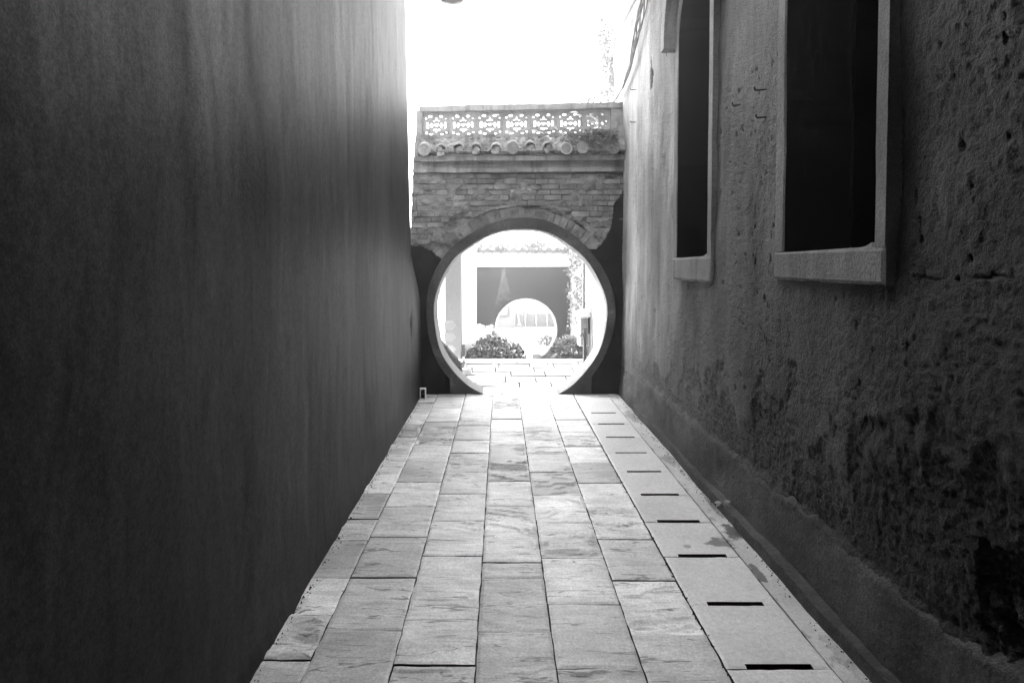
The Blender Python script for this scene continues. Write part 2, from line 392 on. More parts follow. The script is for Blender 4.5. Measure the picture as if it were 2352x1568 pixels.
mb = MB(); mb.box(-1.5, -.90, -6, 5.76, LH, LH + .08); mb.build('wall_coping', M['frame'], lw)

# small pierced box at the wall foot beside the gate
ob = thing('outlet_box', 'small white open fronted box at the foot of the left wall beside the gate', 'outlet box')
bx0, bz0 = -.895, .0
mb = MB(); mb.box(bx0, bx0 + .008, 6.93, 6.99, 0, .125); mb.box(bx0 + .055, bx0 + .065, 6.93, 6.99, 0, .125)
mb.box(bx0 + .008, bx0 + .055, 6.93, 6.99, .115, .125); mb.box(bx0 + .008, bx0 + .055, 6.93, 6.99, 0, .008); mb.build('frame', M['white'], ob)
mb = MB(); mb.box(bx0 + .008, bx0 + .055, 6.975, 6.989, .008, .115); mb.build('back_plate', M['black'], ob)
mb = MB(); mb.tube([(bx0 + .03, 6.935, .055), (bx0 + .03, 6.975, .06)], .012, 8); mb.tube([(bx0 + .026, 6.94, .085), (bx0 + .02, 6.975, .1)], .006, 6); mb.build('socket', M['metal'], ob)

# lamp whose lower rim peeps in at the top
lm = thing('wall_lamp', 'grey lamp shade just peeping in at the top edge beside the left wall', 'lamp')
lc = Vector((on_y(1038, 5, 5.0)[0], 5.0, on_y(1038, 5, 5.0)[1] + .03))
mb = MB(); mb.tube([lc + Vector((0, 0, .16)), lc + Vector((0, 0, .12)), lc + Vector((0, 0, .03)), lc + Vector((0, 0, -.02)), lc + Vector((0, 0, -.03))], [.02, .05, .09, .09, .03], 20); mb.build('lamp_shade', M['metal'], lm, smooth=True)
mb = MB(); mb.tube([(-.93, 5.0, 3.78), (-.7, 5.0, 3.9), (-.45, 5.0, 3.9), lc + Vector((0, 0, .15))], .012, 8); mb.build('arm', M['metal'], lm)

# ================================================================== RIGHT BUILDING
rb = thing('alley_building', 'weathered plaster building with two deep dark windows along the right side of the alley', 'building')
WIN = [dict(y0=2.33, y1=3.07, z0=1.56, zt=3.25, o0=2.25, o1=3.165, ob=1.425),
       dict(y0=4.21, y1=4.93, z0=1.55, zt=3.22, o0=4.115, o1=5.02, ob=1.38)]
def in_win(Y, Z, pad=.012):
    r = np.zeros(Y.shape, bool)
    for q in WIN:
        c = (q['y0'] + q['y1']) / 2; hw = (q['y1'] - q['y0']) / 2 + pad
        r |= (abs(Y - c) < hw) & (Z > q['z0'] - pad) & ((Z < q['zt']) | (((Y - c) / hw) ** 2 + ((Z - q['zt']) / .42) ** 2 < 1))
    return r
prng = random.Random(5)
PITS = []
for _ in range(230):
    y = prng.uniform(1.3, 6.8); z = prng.gauss(1.5, .9)
    if prng.random() < .45: y = prng.uniform(3.2, 4.2); z = prng.uniform(.6, 2.6)
    elif prng.random() < .5: y = prng.uniform(1.3, 2.4)
    PITS.append((y, z, prng.uniform(.003, .011), prng.uniform(.005, .022), prng.uniform(.006, .018)))
HB = [(*on_x(1497, 178, XR), .055, .13, .05), (*on_x(2245, 1330, XR), .0, .0, .0)]
def ragged(Y, Z): return (fbm(Y * 9, Z * 9, 61, 5) - .5)
def band_mask(Y, Z):
    n = ragged(Y, Z)
    top = np.interp(Y, [1, 1.7, 2.4, 3.3, 4.3, 5.5, 7], [.62, .7, .80, .72, .56, .44, .40])
    n2 = fbm(Y * 2.2, Z * 2.5, 63, 3) - .5
    return sm(.0, .05, Z - .34 + n * .12) * (1 - sm(-.14, .26, Z - top + n * .8 + n2 * .7))
hY, hZ = on_x(2325, 1420, XR)
def hole_mask(Y, Z):
    n = fbm(Y * 7, Z * 7, 77, 4) - .5
    return 1 - sm(.95, 1.05, np.sqrt(((Y - hY) / .15) ** 2 + ((Z - (hZ - .03)) / .22) ** 2) + n * 1.3)
def rh(Y, Z):
    h = (fbm(Y * 1.3, Z * 1.1, 31, 3) - .5) * .05 + (fbm(Y * 9, Z * 6, 35, 4) - .5) * .011 + (fbm(Y * 45, Z * 45, 41, 3) - .5) * .006
    near = sm(3.0, 1.6, Y) if False else 1 - sm(1.8, 3.4, Y)
    h += near * ((fbm(Y * 24, Z * 34, 45, 4) - .5) * .009 + (fbm(Y * 60, Z * 62, 46, 2) - .5) * .007)
    b = band_mask(Y, Z)
    rg = 1 - np.abs(fbm(Y * 18, Z * 20, 51, 4) - .5) * 4
    h += -.004 * sm(.35, .45, b) + b * (-.001 - (.004 * np.clip(rg, 0, 1) + .011 * fbm(Y * 65, Z * 60, 53, 3)) * (1 - .6 * sm(3.5, 6.5, Y)))
    for (y, z, ry, rz, d) in PITS:
        k = (abs(Y - y) < ry * 3) & (abs(Z - z) < rz * 3)
        if k.any(): h[k] -= d * (1 - sm(.45, 1.0, np.sqrt(((Y[k] - y) / ry) ** 2 + ((Z[k] - z) / rz) ** 2) * .8 + (vn(Y[k] * 70, Z[k] * 60, 7) - .5) * .5))
    y, z, ry, rz, d = HB[0]
    q = np.sqrt(((Y - y) / ry) ** 2 + ((Z - z) / rz) ** 2) + (fbm(Y * 20, Z * 16, 91, 3) - .5) * 1.4
    h -= d * (1 - sm(.75, .95, q))
    hm = hole_mask(Y, Z)
    h -= hm * (.050 + fbm(Y * 30, Z * 30, 95, 4) * .03 - .048 * sm(.50, .62, fbm(Y * 26 - Z * 22, Z * 5 + Y * 5, 97, 4)) * sm(hZ + .12, hZ - .02, Z) if False else .050 + fbm(Y * 30, Z * 30, 95, 4) * .03 - .046 * sm(.50, .62, fbm(Y * 26 - Z * 22, Z * 5 + Y * 5, 97, 4)) * (1 - sm(hZ - .02, hZ + .10, Z)))
    # cracks on the near plaster
    cr = np.abs(Z - (1.46 + .02 * np.sin(Y * 5) + (fbm(Y * 5, Y * 0, 99, 4) - .5) * .09)); h -= .009 * np.exp(-(cr / .0045) ** 2) * (1 - sm(2.0, 2.3, Y)) * sm(.42, .55, fbm(Y * 9, Y * 0, 131, 3))
    cr = np.abs(Z - (2.05 + .35 * (2.0 - Y) + (fbm(Y * 6, Y * 0, 98, 4) - .5) * .1)); h -= .006 * np.exp(-(cr / .0045) ** 2) * (1 - sm(1.95, 2.1, Y)) * sm(.42, .55, fbm(Y * 9, Y * 0, 132, 3))
    return h
uy = np.unique(np.concatenate([np.arange(-.5, 1.0, .1), np.arange(1.0, 3.5, .0075), np.arange(3.5, 7.9, .018)]))
vz = np.concatenate([np.arange(.2, 1.5, .0075), np.arange(1.5, 2.9, .011), np.arange(2.9, 4.9, .02)])
def rmat():
    m = M['right']; t = m.node_tree; N = t.nodes; L = t.links; p = N['Principled BSDF']
    at = N.new('ShaderNodeAttribute'); at.attribute_name = 'erode'
    old = p.inputs['Base Color'].links[0].from_socket
    n = N.new('ShaderNodeTexNoise'); n.inputs['Scale'].default_value = 75; n.inputs['Detail'].default_value = 8; n.inputs['Roughness'].default_value = .7
    tc = N.new('ShaderNodeTexCoord'); L.new(tc.outputs['Object'], n.inputs[0])
    r = N.new('ShaderNodeMapRange'); r.inputs[1].default_value = .46; r.inputs[2].default_value = .72; r.inputs[3].default_value = .015; r.inputs[4].default_value = .26
    L.new(n.outputs[0], r.inputs[0])
    mx = N.new('ShaderNodeMix'); mx.data_type = 'FLOAT'; L.new(at.outputs['Fac'], mx.inputs[0]); L.new(old, mx.inputs[2]); L.new(r.outputs[0], mx.inputs[3])
    a2_ = N.new('ShaderNodeAttribute'); a2_.attribute_name = 'coat_shade'
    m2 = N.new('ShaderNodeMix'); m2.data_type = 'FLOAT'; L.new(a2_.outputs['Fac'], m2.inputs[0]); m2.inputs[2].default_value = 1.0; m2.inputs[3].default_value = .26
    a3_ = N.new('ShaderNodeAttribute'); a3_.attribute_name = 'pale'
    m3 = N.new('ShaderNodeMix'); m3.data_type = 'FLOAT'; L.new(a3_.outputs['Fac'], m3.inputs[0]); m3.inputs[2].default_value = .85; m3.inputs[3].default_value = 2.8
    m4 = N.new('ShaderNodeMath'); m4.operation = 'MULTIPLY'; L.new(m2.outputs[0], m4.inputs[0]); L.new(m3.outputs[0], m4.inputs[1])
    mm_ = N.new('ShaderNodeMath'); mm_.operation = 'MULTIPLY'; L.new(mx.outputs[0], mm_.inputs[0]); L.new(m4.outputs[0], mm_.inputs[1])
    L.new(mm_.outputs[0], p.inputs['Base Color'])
rmat()
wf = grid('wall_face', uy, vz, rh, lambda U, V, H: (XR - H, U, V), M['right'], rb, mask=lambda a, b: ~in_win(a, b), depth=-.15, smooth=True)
co = np.zeros(len(wf.data.vertices) * 3); wf.data.vertices.foreach_get('co', co); co = co.reshape(-1, 3)
er = np.clip(band_mask(co[:, 1], co[:, 2]) * .9 + hole_mask(co[:, 1], co[:, 2]), 0, 1)
q = np.sqrt(((co[:, 1] - HB[0][0]) / HB[0][2]) ** 2 + ((co[:, 2] - HB[0][1]) / HB[0][3]) ** 2); er = np.clip(er + .9 * (1 - sm(.7, 1, q)), 0, 1)
ct = 1 - sm(2.0, 2.75, co[:, 1] + (fbm(co[:, 1] * 3, co[:, 2] * 1.2, 111, 4) - .5) * 1.6)  # rougher near plaster, darkened further by shade painted into the colour
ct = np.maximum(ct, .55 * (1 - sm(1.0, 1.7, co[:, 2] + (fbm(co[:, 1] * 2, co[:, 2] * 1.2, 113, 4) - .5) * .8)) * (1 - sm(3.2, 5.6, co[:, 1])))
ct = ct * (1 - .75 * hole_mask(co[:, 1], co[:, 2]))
wf.data.attributes.new('coat_shade', 'FLOAT', 'POINT').data.foreach_set('value', ct.astype(np.float32))
pl_ = sm(4.6, 6.6, co[:, 1] + (fbm(co[:, 1] * 4, co[:, 2] * .9, 121, 4) - .5) * 1.8) * sm(.3, 1.3, co[:, 2] + (fbm(co[:, 1] * 5, co[:, 2] * 1.5, 123, 4) - .5) * .8)  # paler plaster by the gate, colour also lifted in place of light
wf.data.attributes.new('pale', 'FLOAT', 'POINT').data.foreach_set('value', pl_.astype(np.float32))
at = wf.data.attributes.new('erode', 'FLOAT', 'POINT'); at.data.foreach_set('value', er.astype(np.float32))
# wall body: thick core with window rooms left open
mb = MB(); T = 1.56; B = 1.72
ycuts = [-6, WIN[0]['y0'] - .03, WIN[0]['y1'] + .03, WIN[1]['y0'] - .03, WIN[1]['y1'] + .03, 7.82]
for i in range(5):
    y0, y1 = ycuts[i], ycuts[i + 1]
    if i % 2 == 0: mb.box(T, B, y0, y1, -.3, 4.95)
    else:
        q = WIN[i // 2]; mb.box(T, B, y0, y1, -.3, q['z0'] - .006); mb.box(T, B, y0, y1, q['zt'] + .42, 4.95)
mb.box(XR - .01, B + .2, -6, -.5, -.3, 4.95); mb.box(XR + .0, T - .002, -.5, 7.82, 4.86, 4.95)
mb.build('wall_core', M['right'], rb)
mb = MB(); mb.box(XR - .06, B + .3, -6, 7.9, 4.95, 5.05); mb.build('eaves', M['frame'], rb)
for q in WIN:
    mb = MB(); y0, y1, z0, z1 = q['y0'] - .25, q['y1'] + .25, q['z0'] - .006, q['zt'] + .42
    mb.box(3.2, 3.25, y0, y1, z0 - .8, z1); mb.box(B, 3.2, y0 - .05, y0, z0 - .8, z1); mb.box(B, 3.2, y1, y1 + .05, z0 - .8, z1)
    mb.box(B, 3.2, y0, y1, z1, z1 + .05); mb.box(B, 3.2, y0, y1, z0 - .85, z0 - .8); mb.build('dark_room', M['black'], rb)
# skirting and kerb
def skh(Y, Z):
    top = .355 + (fbm(Y * 2.4, Y * 0, 12, 2) - .5) * .05 + (fbm(Y * 14, Y * 0, 13, 4) - .5) * .04
    return .010 + (fbm(Y * 1.3, Z * 1.1, 31, 3) - .5) * .05 + .045 * (1 - sm(0, .36, Z)) * (1 - sm(-.02, .02, -(fbm(Y * 1.3, Z * 1.1, 31, 3) - .5))) * 0 + .02 * (1 - sm(0, .3, Z)) + (fbm(Y * 7, Z * 9, 14, 4) - .5) * .018 + (fbm(Y * 20, Z * 20, 15, 3) - .5) * .004 - .05 * sm(top - .02, top + .03, Z) - .3 * sm(top + .02, top + .06, Z)
grid('skirting', np.arange(.4, 7.24, .016), np.arange(-.05, .48, .013), skh, lambda U, V, H: (XR - H, U, V), M['skirt'], rb, smooth=True, mask=lambda a, b: b < .355 + (fbm(a * 2.4, a * 0, 12, 2) - .5) * .05 + (fbm(a * 14, a * 0, 13, 4) - .5) * .04 + .04)
def kh(Y, Z):
    top = .072 + (fbm(Y * 6, Y * 0, 17, 5) - .5) * .03
    on = 1 - sm(4.2, 4.95, Y)
    return .050 + on * .022 + (fbm(Y * 5, Z * 9, 18, 4) - .5) * .012 - .09 * sm(top - .006, top + .006, Z)
grid('kerb', np.arange(.4, 6.4, .016), np.arange(-.05, .11, .006), kh, lambda U, V, H: (XR - H, U, V), M['skirt'], rb, smooth=False)
# windows
def arcpath(y0, y1, zb, zt, rise, n=14, sub=14):
    p = []
    for k in range(sub): p.append((y1, zb + (zt - zb) * k / sub))
    c = (y0 + y1) / 2; hw = (y1 - y0) / 2
    for k in range(n + 1): a = pi * k / n; p.append((c + hw * cos(a), zt + rise * sin(a)))
    for k in range(1, sub + 1): p.append((y0, zt + (zb - zt) * k / sub))
    return p
def frame(q, wi):
    inn = arcpath(q['y0'], q['y1'], q['z0'], q['zt'], .38); out = arcpath(q['o0'], q['o1'], q['z0'], q['zt'], .48)
    rr = np.random.default_rng(wi)
    n = len(inn)
    inn = [(a + (float(fbm(np.array([b * 4.]), np.array([a * 3.]), 60 + wi, 3)[0]) - .5) * .022, b) for a, b in inn]
    xf, xb = 1.37, 1.69
    V = []
    for i in range(n):
        (a, b), (c, d) = inn[i], out[i]
        V += [(xf + .006, a, b), (xb, a, b), (xf, a + (c - a) * .12, b + (d - b) * .12), (xf, c + (a - c) * .06, d), (1.44, c, d)]
    Fc = []
    for i in range(n - 1):
        o = i * 5; p = o + 5
        for k0, k1 in ((0, 2), (2, 3), (3, 4)): Fc.append((o + k0, o + k1, p + k1, p + k0))
    mb = MB(); mb.add(V, Fc); w_ = mb.build('window', M['frame'], rb, fix=False)
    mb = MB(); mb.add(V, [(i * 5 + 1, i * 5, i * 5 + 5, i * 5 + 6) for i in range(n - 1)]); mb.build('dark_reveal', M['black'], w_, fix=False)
    # sill: closed uneven block under the opening
    us = np.linspace(q['o0'], q['o1'], 50); vs = np.linspace(q['ob'], q['z0'], 12)
    def sh(U, V):
        e = np.minimum(np.minimum(U - q['o0'], q['o1'] - U), np.minimum(V - q['ob'], q['z0'] - V))
        return .034 - .006 * (1 - sm(0, .012, e)) + (fbm(U * 8, V * 8, 70 + wi, 3) - .5) * .006
    def smp(U, V, H):
        eb = V <= q['ob'] + 1e-5; et = V >= q['z0'] - 1e-5
        return (XR - H, U, V + np.where(eb, (fbm(U * 18, U * 0, 71 + wi, 3) - .5) * .016, 0) + np.where(et, .012 * (q['y1'] - U) * 1.0 - .004 + .022 * np.clip(1 - (U - q['y0']) / .08, 0, 1) ** 2 * (U > q['y0'] - .001), 0))
    grid('sill', us, vs, sh, smp, M['frame'], w_, depth=-.30, smooth=False)
    # hood mould above the arch
    zs = [(q['o1'] + .035, 3.20)] + [(((q['o0'] + q['o1']) / 2) + ((q['o1'] - q['o0']) / 2 + .035) * cos(pi * k / 16), q['zt'] + .05 + .55 * sin(pi * k / 16)) for k in range(17)] + [(q['o0'] - .035, 3.20)]
    mb = MB(); V = []
    for i, (a, b) in enumerate(zs):
        c = (q['o0'] + q['o1']) / 2; d = Vector((a - c, max(0, b - q['zt']))).normalized() if b > q['zt'] + .1 else Vector((1 if a > c else -1, 0))
        o2 = (a + d.x * .10, b + d.y * .10)
        V += [(1.42, a, b), (1.29, a, b), (1.29, o2[0], o2[1]), (1.42, o2[0], o2[1])]
    Fc = [(0, 1, 2, 3), tuple(len(V) - 4 + k for k in (3, 2, 1, 0))]
    for i in range(len(zs) - 1):
        for k in range(4): Fc.append((i * 4 + k, i * 4 + (k + 1) % 4, i * 4 + 4 + (k + 1) % 4, i * 4 + 4 + k))
    mb.add(V, Fc); hd = mb.build('hood_mould', M['mould'], w_)
for i, q in enumerate(WIN): frame(q, i)
# nails
for px, py, l in ((1747, 205, .05), (1691, 240, .04), (1749, 268, .045), (1458, 205, .06), (1456, 280, .05)):
    y, z = on_x(px, py, XR - .02)
    mb = MB(); mb.tube([(XR + .03, y, z), (XR - l, y, z - .006)], .0042, 6); mb.tube([(XR - l, y, z - .006), (XR - l - .004, y, z + .010)], .0042, 6); mb.build('nail', M['nail'], rb)

# ================================================================== MOON GATE
CX, CZ, RI = on_y(1194.6, 725, YG)[0], on_y(1194.6, 725, YG)[1], 1.005
gt = thing('moon_gate_wall', 'old brick and plaster wall with a large round moon gate closing the far end of the alley', 'gate')
ZT = 2.54
gl = lambda z: -.955 - .06 * (3.3 - z)      # slanting left edge
circ = []
a0 = math.asin(-CZ / RI)
for k in range(73):
    a = pi - a0 + (a0 * 2 - pi) * 0 + (2 * a0 - pi) * k / 72 if False else (pi - a0) + ((a0) - (pi - a0)) * k / 72
    circ.append((CX + RI * cos(a), CZ + RI * sin(a)))
XRT = 1.44
poly = [(gl(0), -.3), (circ[0][0], -.3)] + circ + [(circ[-1][0], -.3), (XRT, -.3), (XRT, 2.96), (gl(2.96), 2.96)]
mb = MB(); mb.prism(poly[::-1], YG + .03, YG + .34, lambda u, v, h: (u, h, v)); mb.build('wall_core', M['mortar'], gt)
# bricks
def ring_out(ang):  # outer edge of the plaster ring
    return 1.088 + .032 * max(0, sin(ang)) ** 2 + .010 * sin(ang * 5 + 1)
def plaster_top(x):
    return float(np.interp(x, [-1.2, -.90, -.82, -.72, -.62, -.5, 0, .75, .98, 1.10, 1.20, 1.27, 1.30, 1.5],
                           [1.74, 1.72, 1.66, 1.58, 1.60, 1.7, 1.95, 1.8, 1.67, 1.65, 1.78, 1.97, 2.2, 2.5]))
br = random.Random(3); nb = 0; z = ZT - .005; row = 0
while z > 1.45:
    h = br.uniform(.058, .066); x = -1.15 + (.1 if row % 2 else 0) + br.uniform(-.02, .02); row += 1
    while x < 1.38:
        wd = br.choice([.205, .2, .21, .19, .1, .15]); x0, x1 = x + .003, x + wd - .004; x += wd
        zc = z - h / 2; xc = (x0 + x1) / 2
        x1 = min(x1, 1.42)
        x0 = max(x0, gl(zc) + .004)
        if x1 - x0 < .03: continue
        d = math.hypot(xc - CX, zc - CZ); 
        if min(math.hypot(xx - CX, zz - CZ) for xx in (x0, x1) for zz in (z, z - h)) < 1.255: continue
        if z < plaster_top(xc) - .06: continue
        pr = br.uniform(-.006, .018)
        mb = MB(); jz = br.uniform(-.002, .002)
        mb.box(x0, x1, YG + .012 - pr, YG + .06, z - h + .004 + jz, z - .003 + jz, .004)
        mb.build('brick', M['brick'], gt); nb += 1
    z -= h
# soldier course round the ring
k = 0; a = pi - .95
while a > .70:
    da = br.uniform(.058, .075) if br.random() < .7 else br.uniform(.1, .13)
    r0, r1 = 1.10, 1.10 + br.uniform(.125, .15)
    ax0, ax1 = a, a - da + .006
    zc = CZ + 1.2 * sin(a - da / 2); xc = CX + 1.2 * cos(a - da / 2)
    if zc > plaster_top(xc) + .02 and gl(zc) < xc < 1.38:
        po = [(CX + r * cos(t), CZ + r * sin(t)) for r, t in ((r0, ax0), (r1, ax0), (r1, ax1), (r0, ax1))]
        mb = MB(); pr = br.uniform(0, .012); mb.prism(po, YG + .06, YG + .010 - pr, lambda u, v, h: (u, h, v)); mb.build('arch_brick', M['brick'], gt)
    a -= da
# lumpy mortar skin smeared over part of the bricks
def mh(U, V): return .009 + (fbm(U * 7, V * 10, 201, 5) - .5) * .085 + (fbm(U * 40, V * 50, 203, 3) - .5) * .012
grid('mortar_smear', np.arange(-1.14, 1.43, .012), np.arange(1.45, ZT, .012), mh, lambda U, V, H: (U, YG + .026 - H, V), M['mortar'], gt,
     mask=lambda a, b: (np.hypot(a - CX, b - CZ) > np.where(np.abs(a - CX - .1) < .7, 1.25, 1.11)) & (a > gl(b)), smooth=True)
# dark plaster still clinging below and at the right edge
PT = np.vectorize(plaster_top)
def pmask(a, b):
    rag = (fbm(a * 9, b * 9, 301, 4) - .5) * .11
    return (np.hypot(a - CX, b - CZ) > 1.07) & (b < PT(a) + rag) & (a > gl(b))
def phf(U, V): return (fbm(U * 5, V * 5, 305, 4) - .5) * .012
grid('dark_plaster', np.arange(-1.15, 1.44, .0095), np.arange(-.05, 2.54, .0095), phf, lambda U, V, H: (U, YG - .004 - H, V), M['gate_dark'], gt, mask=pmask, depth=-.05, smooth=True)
# ring
fl, fr = on_y(1033, 880, YG - .03)[0], on_y(1360, 880, YG - .03)[0]
def outer(a):
    r = ring_out(a); x = CX + r * cos(a); z_ = CZ + r * sin(a)
    if z_ < .28:
        x = fl if x < CX else fr
        z_ = max(-.02, z_ if abs(x) else z_)
        
    return x, z_
inn = []; outp = []
N_ = 120
for k in range(N_ + 1):
    a = (pi - a0 + .0) + ((a0) - (pi - a0)) * k / N_
    rw = RI - .012 + .006 * sin(a * 5 + 1) + .004 * sin(a * 11)
    inn.append((CX + rw * cos(a), max(-.02, CZ + rw * sin(a))))
    t = k / N_
    r = ring_out(a); x = CX + r * cos(a); z_ = CZ + r * sin(a)
    if z_ < .20:   # foot: go straight down from the arc to the floor
        s_ = -1 if cos(a) < 0 else 1
        zz = max(-.02, min(.20, (CZ + r * sin(a))))
        x = (fl if s_ < 0 else fr)
        lim = CX + s_ * r * math.sqrt(max(0, 1 - ((.20 - CZ) / r) ** 2))
        x = lim if abs(lim - CX) < abs(x - CX) else x
    outp.append((x, max(-.02, z_)))
V = []; Fc = []
for i in range(len(inn)):
    (a, b), (c, d) = inn[i], outp[i]
    yj = YG - .030 + (float(fbm(np.array([a * 6.]), np.array([b * 6.]), 320, 3)[0]) - .5) * .010
    V += [(a, yj + .002, b), (a + (c - a) * .06, yj - .004, b + (d - b) * .06), (c - (c - a) * .06, yj, d - (d - b) * .06), (c, yj + .012, d), (c, YG + .03, d)]
for i in range(len(inn) - 1):
    o = i * 5; p = o + 5
    for k0, k1 in ((0, 1), (1, 2), (2, 3), (3, 4)): Fc.append((o + k0, p + k0, p + k1, o + k1))
mb = MB(); mb.add(V, Fc); ring = mb.build('gate_ring', M['ring'], gt, fix=False)
mb = MB(); V = []; Fc = []
for i in range(len(inn)):
    a, b = inn[i]; V += [(a, YG - .028, b), (a, YG + .36, b)]
for i in range(len(inn) - 1): Fc.append((i * 2, i * 2 + 1, i * 2 + 3, i * 2 + 2))
mb.add(V, Fc); mb.build('reveal', M['reveal'], gt, fix=False, smooth=True)
ths = []
mb = MB(); mb.box(circ[0][0] - .05, circ[-1][0] + .05, YG - .005, YG + .37, -.3, .004, 0); mb.build('threshold', M['slate'], gt)
# upper mouldings. Lines tip up slightly to the right
def tz(x, z): return z + .020 * (x - .2) * max(0, (z - 2.3)) 
def band(name, x0f, x1, y0, y1, z0, z1, m, seed, rough=.006):
    xs = np.linspace(x0f, x1, 60); MBb = MB(); V = []
    for x in xs:
        n = [(float(fbm(np.array([x * 9 + seed]), np.array([j * 5.]), seed, 3)[0]) - .5) * rough * 2 for j in range(4)]
        V += [(x, y0 + n[0], tz(x, z0) + n[1]), (x, y0 + n[2], tz(x, z1) + n[3]), (x, y1, tz(x, z1)), (x, y1, tz(x, z0))]
    Fc = [(0, 1, 2, 3), tuple(len(V) - 4 + k for k in (3, 2, 1, 0))]
    for i in range(len(xs) - 1):
        for k in range(4): Fc.append((i * 4 + k, i * 4 + 4 + k, i * 4 + 4 + (k + 1) % 4, i * 4 + (k + 1) % 4))
    MBb.add(V, Fc); return MBb.build(name, m, gt)
band('moulding', gl(2.55), XR + .02, YG - .045, YG + .1, 2.545, 2.59, M['mould'], 1)
band('moulding', gl(2.6), XR + .02, YG - .012, YG + .1, 2.585, 2.672, M['mould'], 2)
band('moulding', gl(2.7), XR + .02, YG - .075, YG + .1, 2.668, 2.72, M['mould'], 3)
band('tile_bed', gl(2.8), XR + .02, YG - .02, YG + .3, 2.715, 2.90, M['mould'], 4, .014)
band('frieze', gl(2.95), XR + .02, YG + .02, YG + .3, 2.88, 2.985, M['mould'], 5)
# rubble mortar between the tiles
def bh(U, V): return .05 + .10 * (1 - sm(2.76, 2.93, V)) * sm(2.735, 2.77, V) + (fbm(U * 16, V * 20, 401, 4) - .5) * .075
grid('tile_mortar', np.arange(-.93, 1.41, .011), np.arange(2.725, 2.95, .011), bh, lambda U, V, H: (U, YG + .04 - H, V + .020 * (U - .2) * .5), M['mould'], gt, smooth=False)
tilespec = [(215, 570, 0), (380, 575, 1), (545, 560, 1), (715, 565, 1), (905, 565, 1), (1066, 553, 0), (1235, 548, 1), (1405, 552, 1), (1580, 562, 0), (1735, 553, 0), (2035, 555, 0)]
for i, (zx, zy, broken) in enumerate(tilespec):
    px, py = (zx / 3.92 + 980) / 1.06293, (zy / 3.92 + 220) / 1.06293
    yf = YG - .13 - (0.03 if i in (5, 8, 9) else 0); x, z = on_y(px, py, yf)
    r = .064 + (.006 if i in (0, 5) else 0)
    tl = bpy.data.objects.new('eave_tile', None)
    mb = MB(); n = 20; V = []; Fc = []
    for yy, dz in ((yf, 0), (YG + .1, .085)):
        for rad in (r, r - .011):
            for k in range(n):
                aa = 2 * pi * k / n; V.append((x + rad * cos(aa), yy, z + dz + rad * sin(aa)))
    half = broken
    for k in range(n):
        if half and not (0 <= k < n // 2): continue
        k2 = (k + 1) % n
        Fc += [(k, k2, 2 * n + k2, 2 * n + k), (n + k2, n + k, 3 * n + k, 3 * n + k2), (k2, k, n + k, n + k2)]
    mb.add(V, Fc); ti = mb.build('eave_tile', M['tile'], gt, fix=False)
    if not broken:
        mb = MB(); mb.tube([(x, yf + .008, z), (x, yf + .03, z)], r - .011, 20); 
        rim = [(x + (r - .022) * cos(t), yf + .005, z + (r - .022) * sin(t)) for t in np.linspace(0, 2 * pi, 17)]
        mb.tube(rim, .0035, 5, cap=False)
        for dx, dz_ in ((-.015, .012), (.015, .012), (0, -.014)): mb.tube([(x + dx - .008, yf + .003, z + dz_), (x + dx + .008, yf + .003, z + dz_ + .006)], .005, 5)
        mb.tube([(x, yf + .003, z - .028), (x, yf + .003, z + .028)], .004, 5)
        mb.build('tile_disc', M['tile'], ti)
    else:
        mb = MB(); rr = random.Random(i)
        for q in range(5):
            sx, sz, s = rr.uniform(-.03, .03), rr.uniform(-.04, .02), rr.uniform(.015, .03)
            mb.box(x + sx - s, x + sx + s, yf + rr.uniform(.01, .03), yf + .08, z + sz - s, z + sz + s, s * .35)
        mb.build('mortar_plug', M['tile'], ti)
# light mortar patches under the tiles
for px0, px1 in ((1003, 1158), (1217, 1255), (1243, 1274), (1378, 1405)):
    x0, _ = on_y(px0, 358, YG - .08); x1, _ = on_y(px1, 358, YG - .08)
    mb = MB(); mb.box(x0, x1, YG - .055, YG - .01, tz(x0, 2.722), tz(x0, 2.755), .006); mb.build('mortar_patch', M['offwhite'], gt)
# pierced lattice
def lat(u, v):
    v = v - .02
    solid = np.ones(u.shape, bool)
    def hole(cu, cv, w, h, k=0):
        w *= .84; h *= .84
        q = (abs(u - cu) < w / 2) & (abs(v - cv) < h / 2)
        if k == 1: q &= (abs(u - cu) / w < .5 - (v - cv) / h * .5 - .12)      # narrower at the top
        if k == 2: q &= (abs(u - cu) / w < .5 + (v - cv) / h * .5 - .08)
        if k == 3: q = (abs(u - cu) / w + abs(v - cv) / h) < .62
        return q
    for hh in ((.30, .77, .15, .12, 0), (.70, .77, .13, .10, 0), (.13, .69, .07, .08, 0), (.88, .69, .05, .06, 0),
               (.185, .42, .09, .30, 0), (.845, .42, .09, .28, 0), (.33, .42, .14, .22, 3), (.70, .42, .14, .22, 3),
               (.515, .66, .09, .14, 1), (.43, .585, .06, .05, 0), (.60, .585, .06, .05, 0), (.515, .43, .20, .13, 2),
               (.43, .245, .10, .07, 0), (.60, .245, .10, .07, 0), (.515, .20, .085, .16, 0),
               (.15, .12, .09, .09, 0), (.31, .06, .17, .10, 2), (.72, .06, .16, .10, 2), (.88, .13, .07, .06, 0)):
        solid &= ~hole(*hh)
    return solid
pw = .3095; xl0 = on_y(971, 300, YG + .1)[0]; first = None
for i in range(7):
    x0 = xl0 + pw * i
    if first is None:
        first = grid('lattice_panel', np.linspace(.0, pw, 49), np.linspace(0, .285, 45), 0.0, lambda U, V, H: (U, -H, V), M['lattice'], gt,
                     mask=lambda a, b: lat(a / pw, b / .285), depth=-.035, back=True)
        o = first
    else:
        o = first.copy(); C.objects.link(o); o.parent = gt
    o.location = (x0, YG + .09 + (i % 2) * .003, tz(x0 + .15, 2.985)); o.rotation_euler = (0, -.0135, 0)
